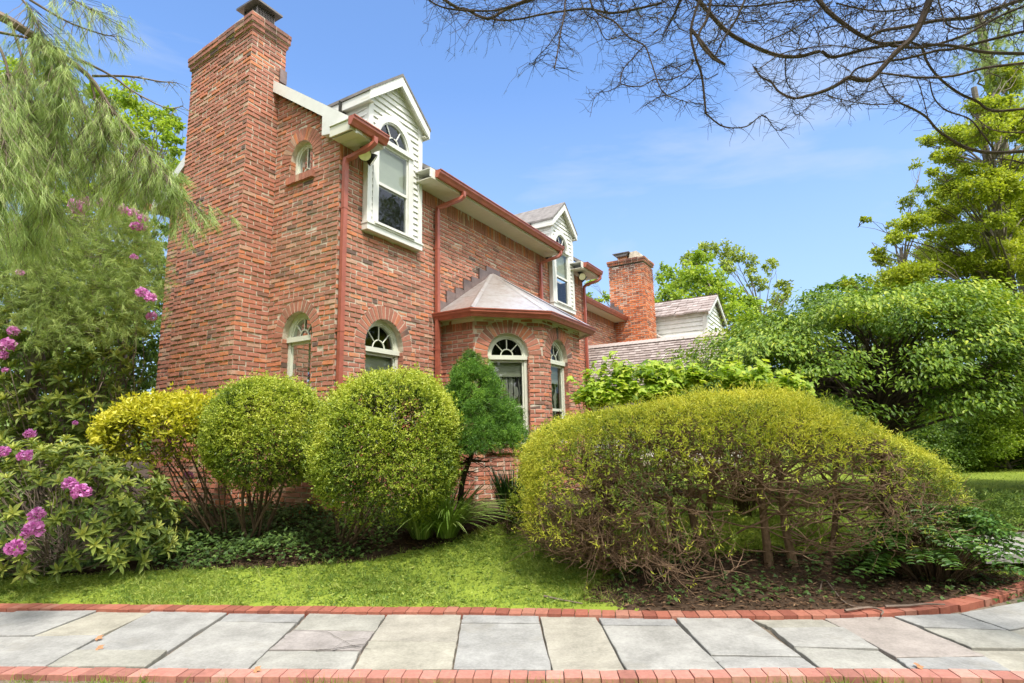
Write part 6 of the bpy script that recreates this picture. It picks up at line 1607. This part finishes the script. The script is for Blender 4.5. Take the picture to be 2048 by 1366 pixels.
for j, (p, r0, r1) in enumerate(BRN):
    Y0 = 3.5 + .9 * ((j * 37) % 11) / 11.; Y1 = Y0 + ro_.uniform(-.25, .25); Q = limb(bm_, p, Y0, Y1, r0 * Y0 / FPX * 1.08, r1 * Y0 / FPX * 1.08, 6 * len(p), 6); QQ.append(Q)
    for e_, q in ((Q[0], p[0]), (Q[-1], p[-1])):        # limbs that leave the view run on up to the trunk
        if q[1] < -5 or q[0] > 2052:
            hub = np.array([4.95, 1.6, ro_.uniform(6.6, 8.9)]); q2 = Q[1] if e_ is Q[0] else Q[-2]; tdir = unit(e_ - q2); w1 = e_ + tdir * .45 + [0, 0, .25]; w2 = e_ * .4 + hub * .6 + ro_.normal(0, .22, 3) + [0, 0, .55]
            rq = max((r0 if e_ is Q[0] else r1) * Y0 / FPX * 1.08, .004); tubes(bm_, curve3([e_ - tdir * .02, w1, (w1 + w2) / 2 + ro_.normal(0, .18, 3), w2, hub], 22), np.linspace(rq, max(rq, .028), 22), 6)
nd = oh.m('needles'); allP = np.vstack(QQ)
for r_ in range(3):
    m_ = 800; i = ro_.integers(0, len(allP), m_); s2 = allP[i]; pxy = s2; d = rdir(ro_, m_, -.8, .6) * [1, .7, 1]; ln = ro_.uniform(.03, .22, m_) * (1 + .8 * (s2[:, 2] > 4.3)); e = s2 + d * ln[:, None]; Q2 = twigs(bm_, ro_, s2, e, .0022, .0009, wig=.10, k=5, sides=3)
    up = (ro_.random(m_) < np.where(s2[:, 2] > 4.25, .55, .07)); tufts(nd, ro_, e[up], d[up], 10, .04, .0016, .8, .1)
    e3 = e + rdir(ro_, m_) * .07; k = (s2[:, 2] > 4.1) & (ro_.random(m_) < .7); twigs(bm_, ro_, e[k], e3[k], .0014, .0008, k=3, sides=3)
# thick tangle along the very top of the picture
m_ = 330; xx = 1150 + 900 * ro_.beta(1.5, 1.2, m_); yy = np.abs(ro_.normal(0, 52, m_)) * np.clip((xx - 1080) / 330, .2, 1) - 12; s2 = np.array([atY(x, y, Yv) for x, y, Yv in zip(xx, yy, ro_.uniform(3.6, 4.8, m_))]); e = s2 + rdir(ro_, m_, -.7, .5) * ro_.uniform(.15, .5, m_)[:, None]; Q = twigs(bm_, ro_, s2, e, .0042, .0012, wig=.2, k=7, sides=4)
for r_ in range(3):
    s3 = Q[np.arange(m_), ro_.integers(1, 7, m_)]; e3 = s3 + rdir(ro_, m_) * ro_.uniform(.03, .12, m_)[:, None]; twigs(bm_, ro_, s3, e3, .0016, .0008, wig=.1, k=4, sides=3); k = ro_.random(m_) < .4; tufts(nd, ro_, e3[k], rdir(ro_, int(k.sum())), 11, .042, .0016, .8, .1)
oh.done({'trunk': bark_grey, 'branches': bark_tan if False else simple('bare_branch', (.072, .052, .042), .85, .35, 9, spec=.15), 'needles': leafmat('sparse_needle', [(0, (.06, .07, .04)), (1, (.16, .18, .10))], trans=.15)})

# ================================================================= LIGHT, SKY, CAMERA
EL, AZ = radians(60), radians(155)          # sun height; bearing clockwise from straight ahead
sd = np.array([sin(AZ) * cos(EL), cos(AZ) * cos(EL), sin(EL)])
L = bpy.data.lights.new('sun', 'SUN'); L.energy = 2.4; L.angle = radians(4); L.color = (1, .94, .84)
lo = bpy.data.objects.new('sun', L); C.objects.link(lo); lo.location = (4, -6, 14)
from mathutils import Vector, Matrix
lo.rotation_euler = Vector([float(q) for q in sd]).to_track_quat('Z', 'Y').to_euler()
w = bpy.data.worlds.new('World'); bpy.context.scene.world = w; w.use_nodes = True; nt = w.node_tree; bg = nt.nodes['Background']
sky = N(nt, 'ShaderNodeTexSky', sky_type='NISHITA'); sky.sun_disc = False; sky.sun_elevation = EL; sky.sun_rotation = AZ; sky.air_density = 1.0; sky.dust_density = .6; sky.ozone_density = 2.0
tc = N(nt, 'ShaderNodeTexCoord'); mp = N(nt, 'ShaderNodeMapping'); mp.inputs['Scale'].default_value = (1.0, 1.3, 3.6); mp.inputs['Rotation'].default_value = (0, .25, .3); mp.inputs['Location'].default_value = (.35, .1, .2); nt.links.new(tc.outputs['Generated'], mp.inputs[0])
n1 = noise(nt, 1.9, 6, .55, mp.outputs[0]); n1.inputs['Distortion'].default_value = .35
cr_ = ramp(nt, [(.57, (0, 0, 0)), (.80, (1, 1, 1))]); nt.links.new(n1.outputs['Fac'], cr_.inputs[0])
sp_ = N(nt, 'ShaderNodeSeparateXYZ'); nt.links.new(tc.outputs['Generated'], sp_.inputs[0])
hz = N(nt, 'ShaderNodeMapRange'); hz.inputs[1].default_value = .0; hz.inputs[2].default_value = .55; hz.inputs[3].default_value = .88; hz.inputs[4].default_value = .0; nt.links.new(sp_.outputs[2], hz.inputs[0])
skc = mixc(nt, 1., sky.outputs[0], (.82, .96, 1.12), 'MULTIPLY')
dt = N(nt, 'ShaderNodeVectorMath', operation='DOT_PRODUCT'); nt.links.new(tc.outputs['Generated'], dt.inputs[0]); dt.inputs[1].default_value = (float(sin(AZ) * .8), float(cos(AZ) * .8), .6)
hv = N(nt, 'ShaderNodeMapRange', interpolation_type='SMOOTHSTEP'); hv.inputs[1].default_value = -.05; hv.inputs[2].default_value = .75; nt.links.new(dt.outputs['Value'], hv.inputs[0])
skh = mixc(nt, hz.outputs[0], skc, (1.75, 2.3, 3.25)); skm = mixc(nt, mathn(nt, 'MULTIPLY', cr_.outputs[0], .55), skh, (2.7, 2.95, 3.3))          # white haze added to the unseen sunward sky behind the viewer, as soft fill light
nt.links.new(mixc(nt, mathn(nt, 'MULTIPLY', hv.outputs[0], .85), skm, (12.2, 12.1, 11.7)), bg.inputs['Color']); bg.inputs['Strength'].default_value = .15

cam = bpy.data.cameras.new('camera'); co = bpy.data.objects.new('camera', cam); C.objects.link(co); bpy.context.scene.camera = co
cam.sensor_width = 36; cam.lens = FPX / 2048 * 36; cam.clip_start = .05; cam.clip_end = 2000
co.location = (0, 0, HC)
Rm = Matrix.Rotation(pi / 2 + PITCH, 4, 'X') @ Matrix.Rotation(ROLL * CAMSGN, 4, 'Z')
co.rotation_euler = Rm.to_euler()
sc = bpy.context.scene
sc.view_settings.view_transform = 'Standard'; sc.view_settings.look = 'None'; sc.view_settings.exposure = EXPO; sc.view_settings.gamma = 1
sc.render.engine = 'CYCLES'; cy = sc.cycles
cy.max_bounces = 6; cy.diffuse_bounces = 3; cy.glossy_bounces = 3; cy.transmission_bounces = 4; cy.transparent_max_bounces = 8; cy.sample_clamp_indirect = 6; cy.caustics_reflective = False; cy.caustics_refractive = False
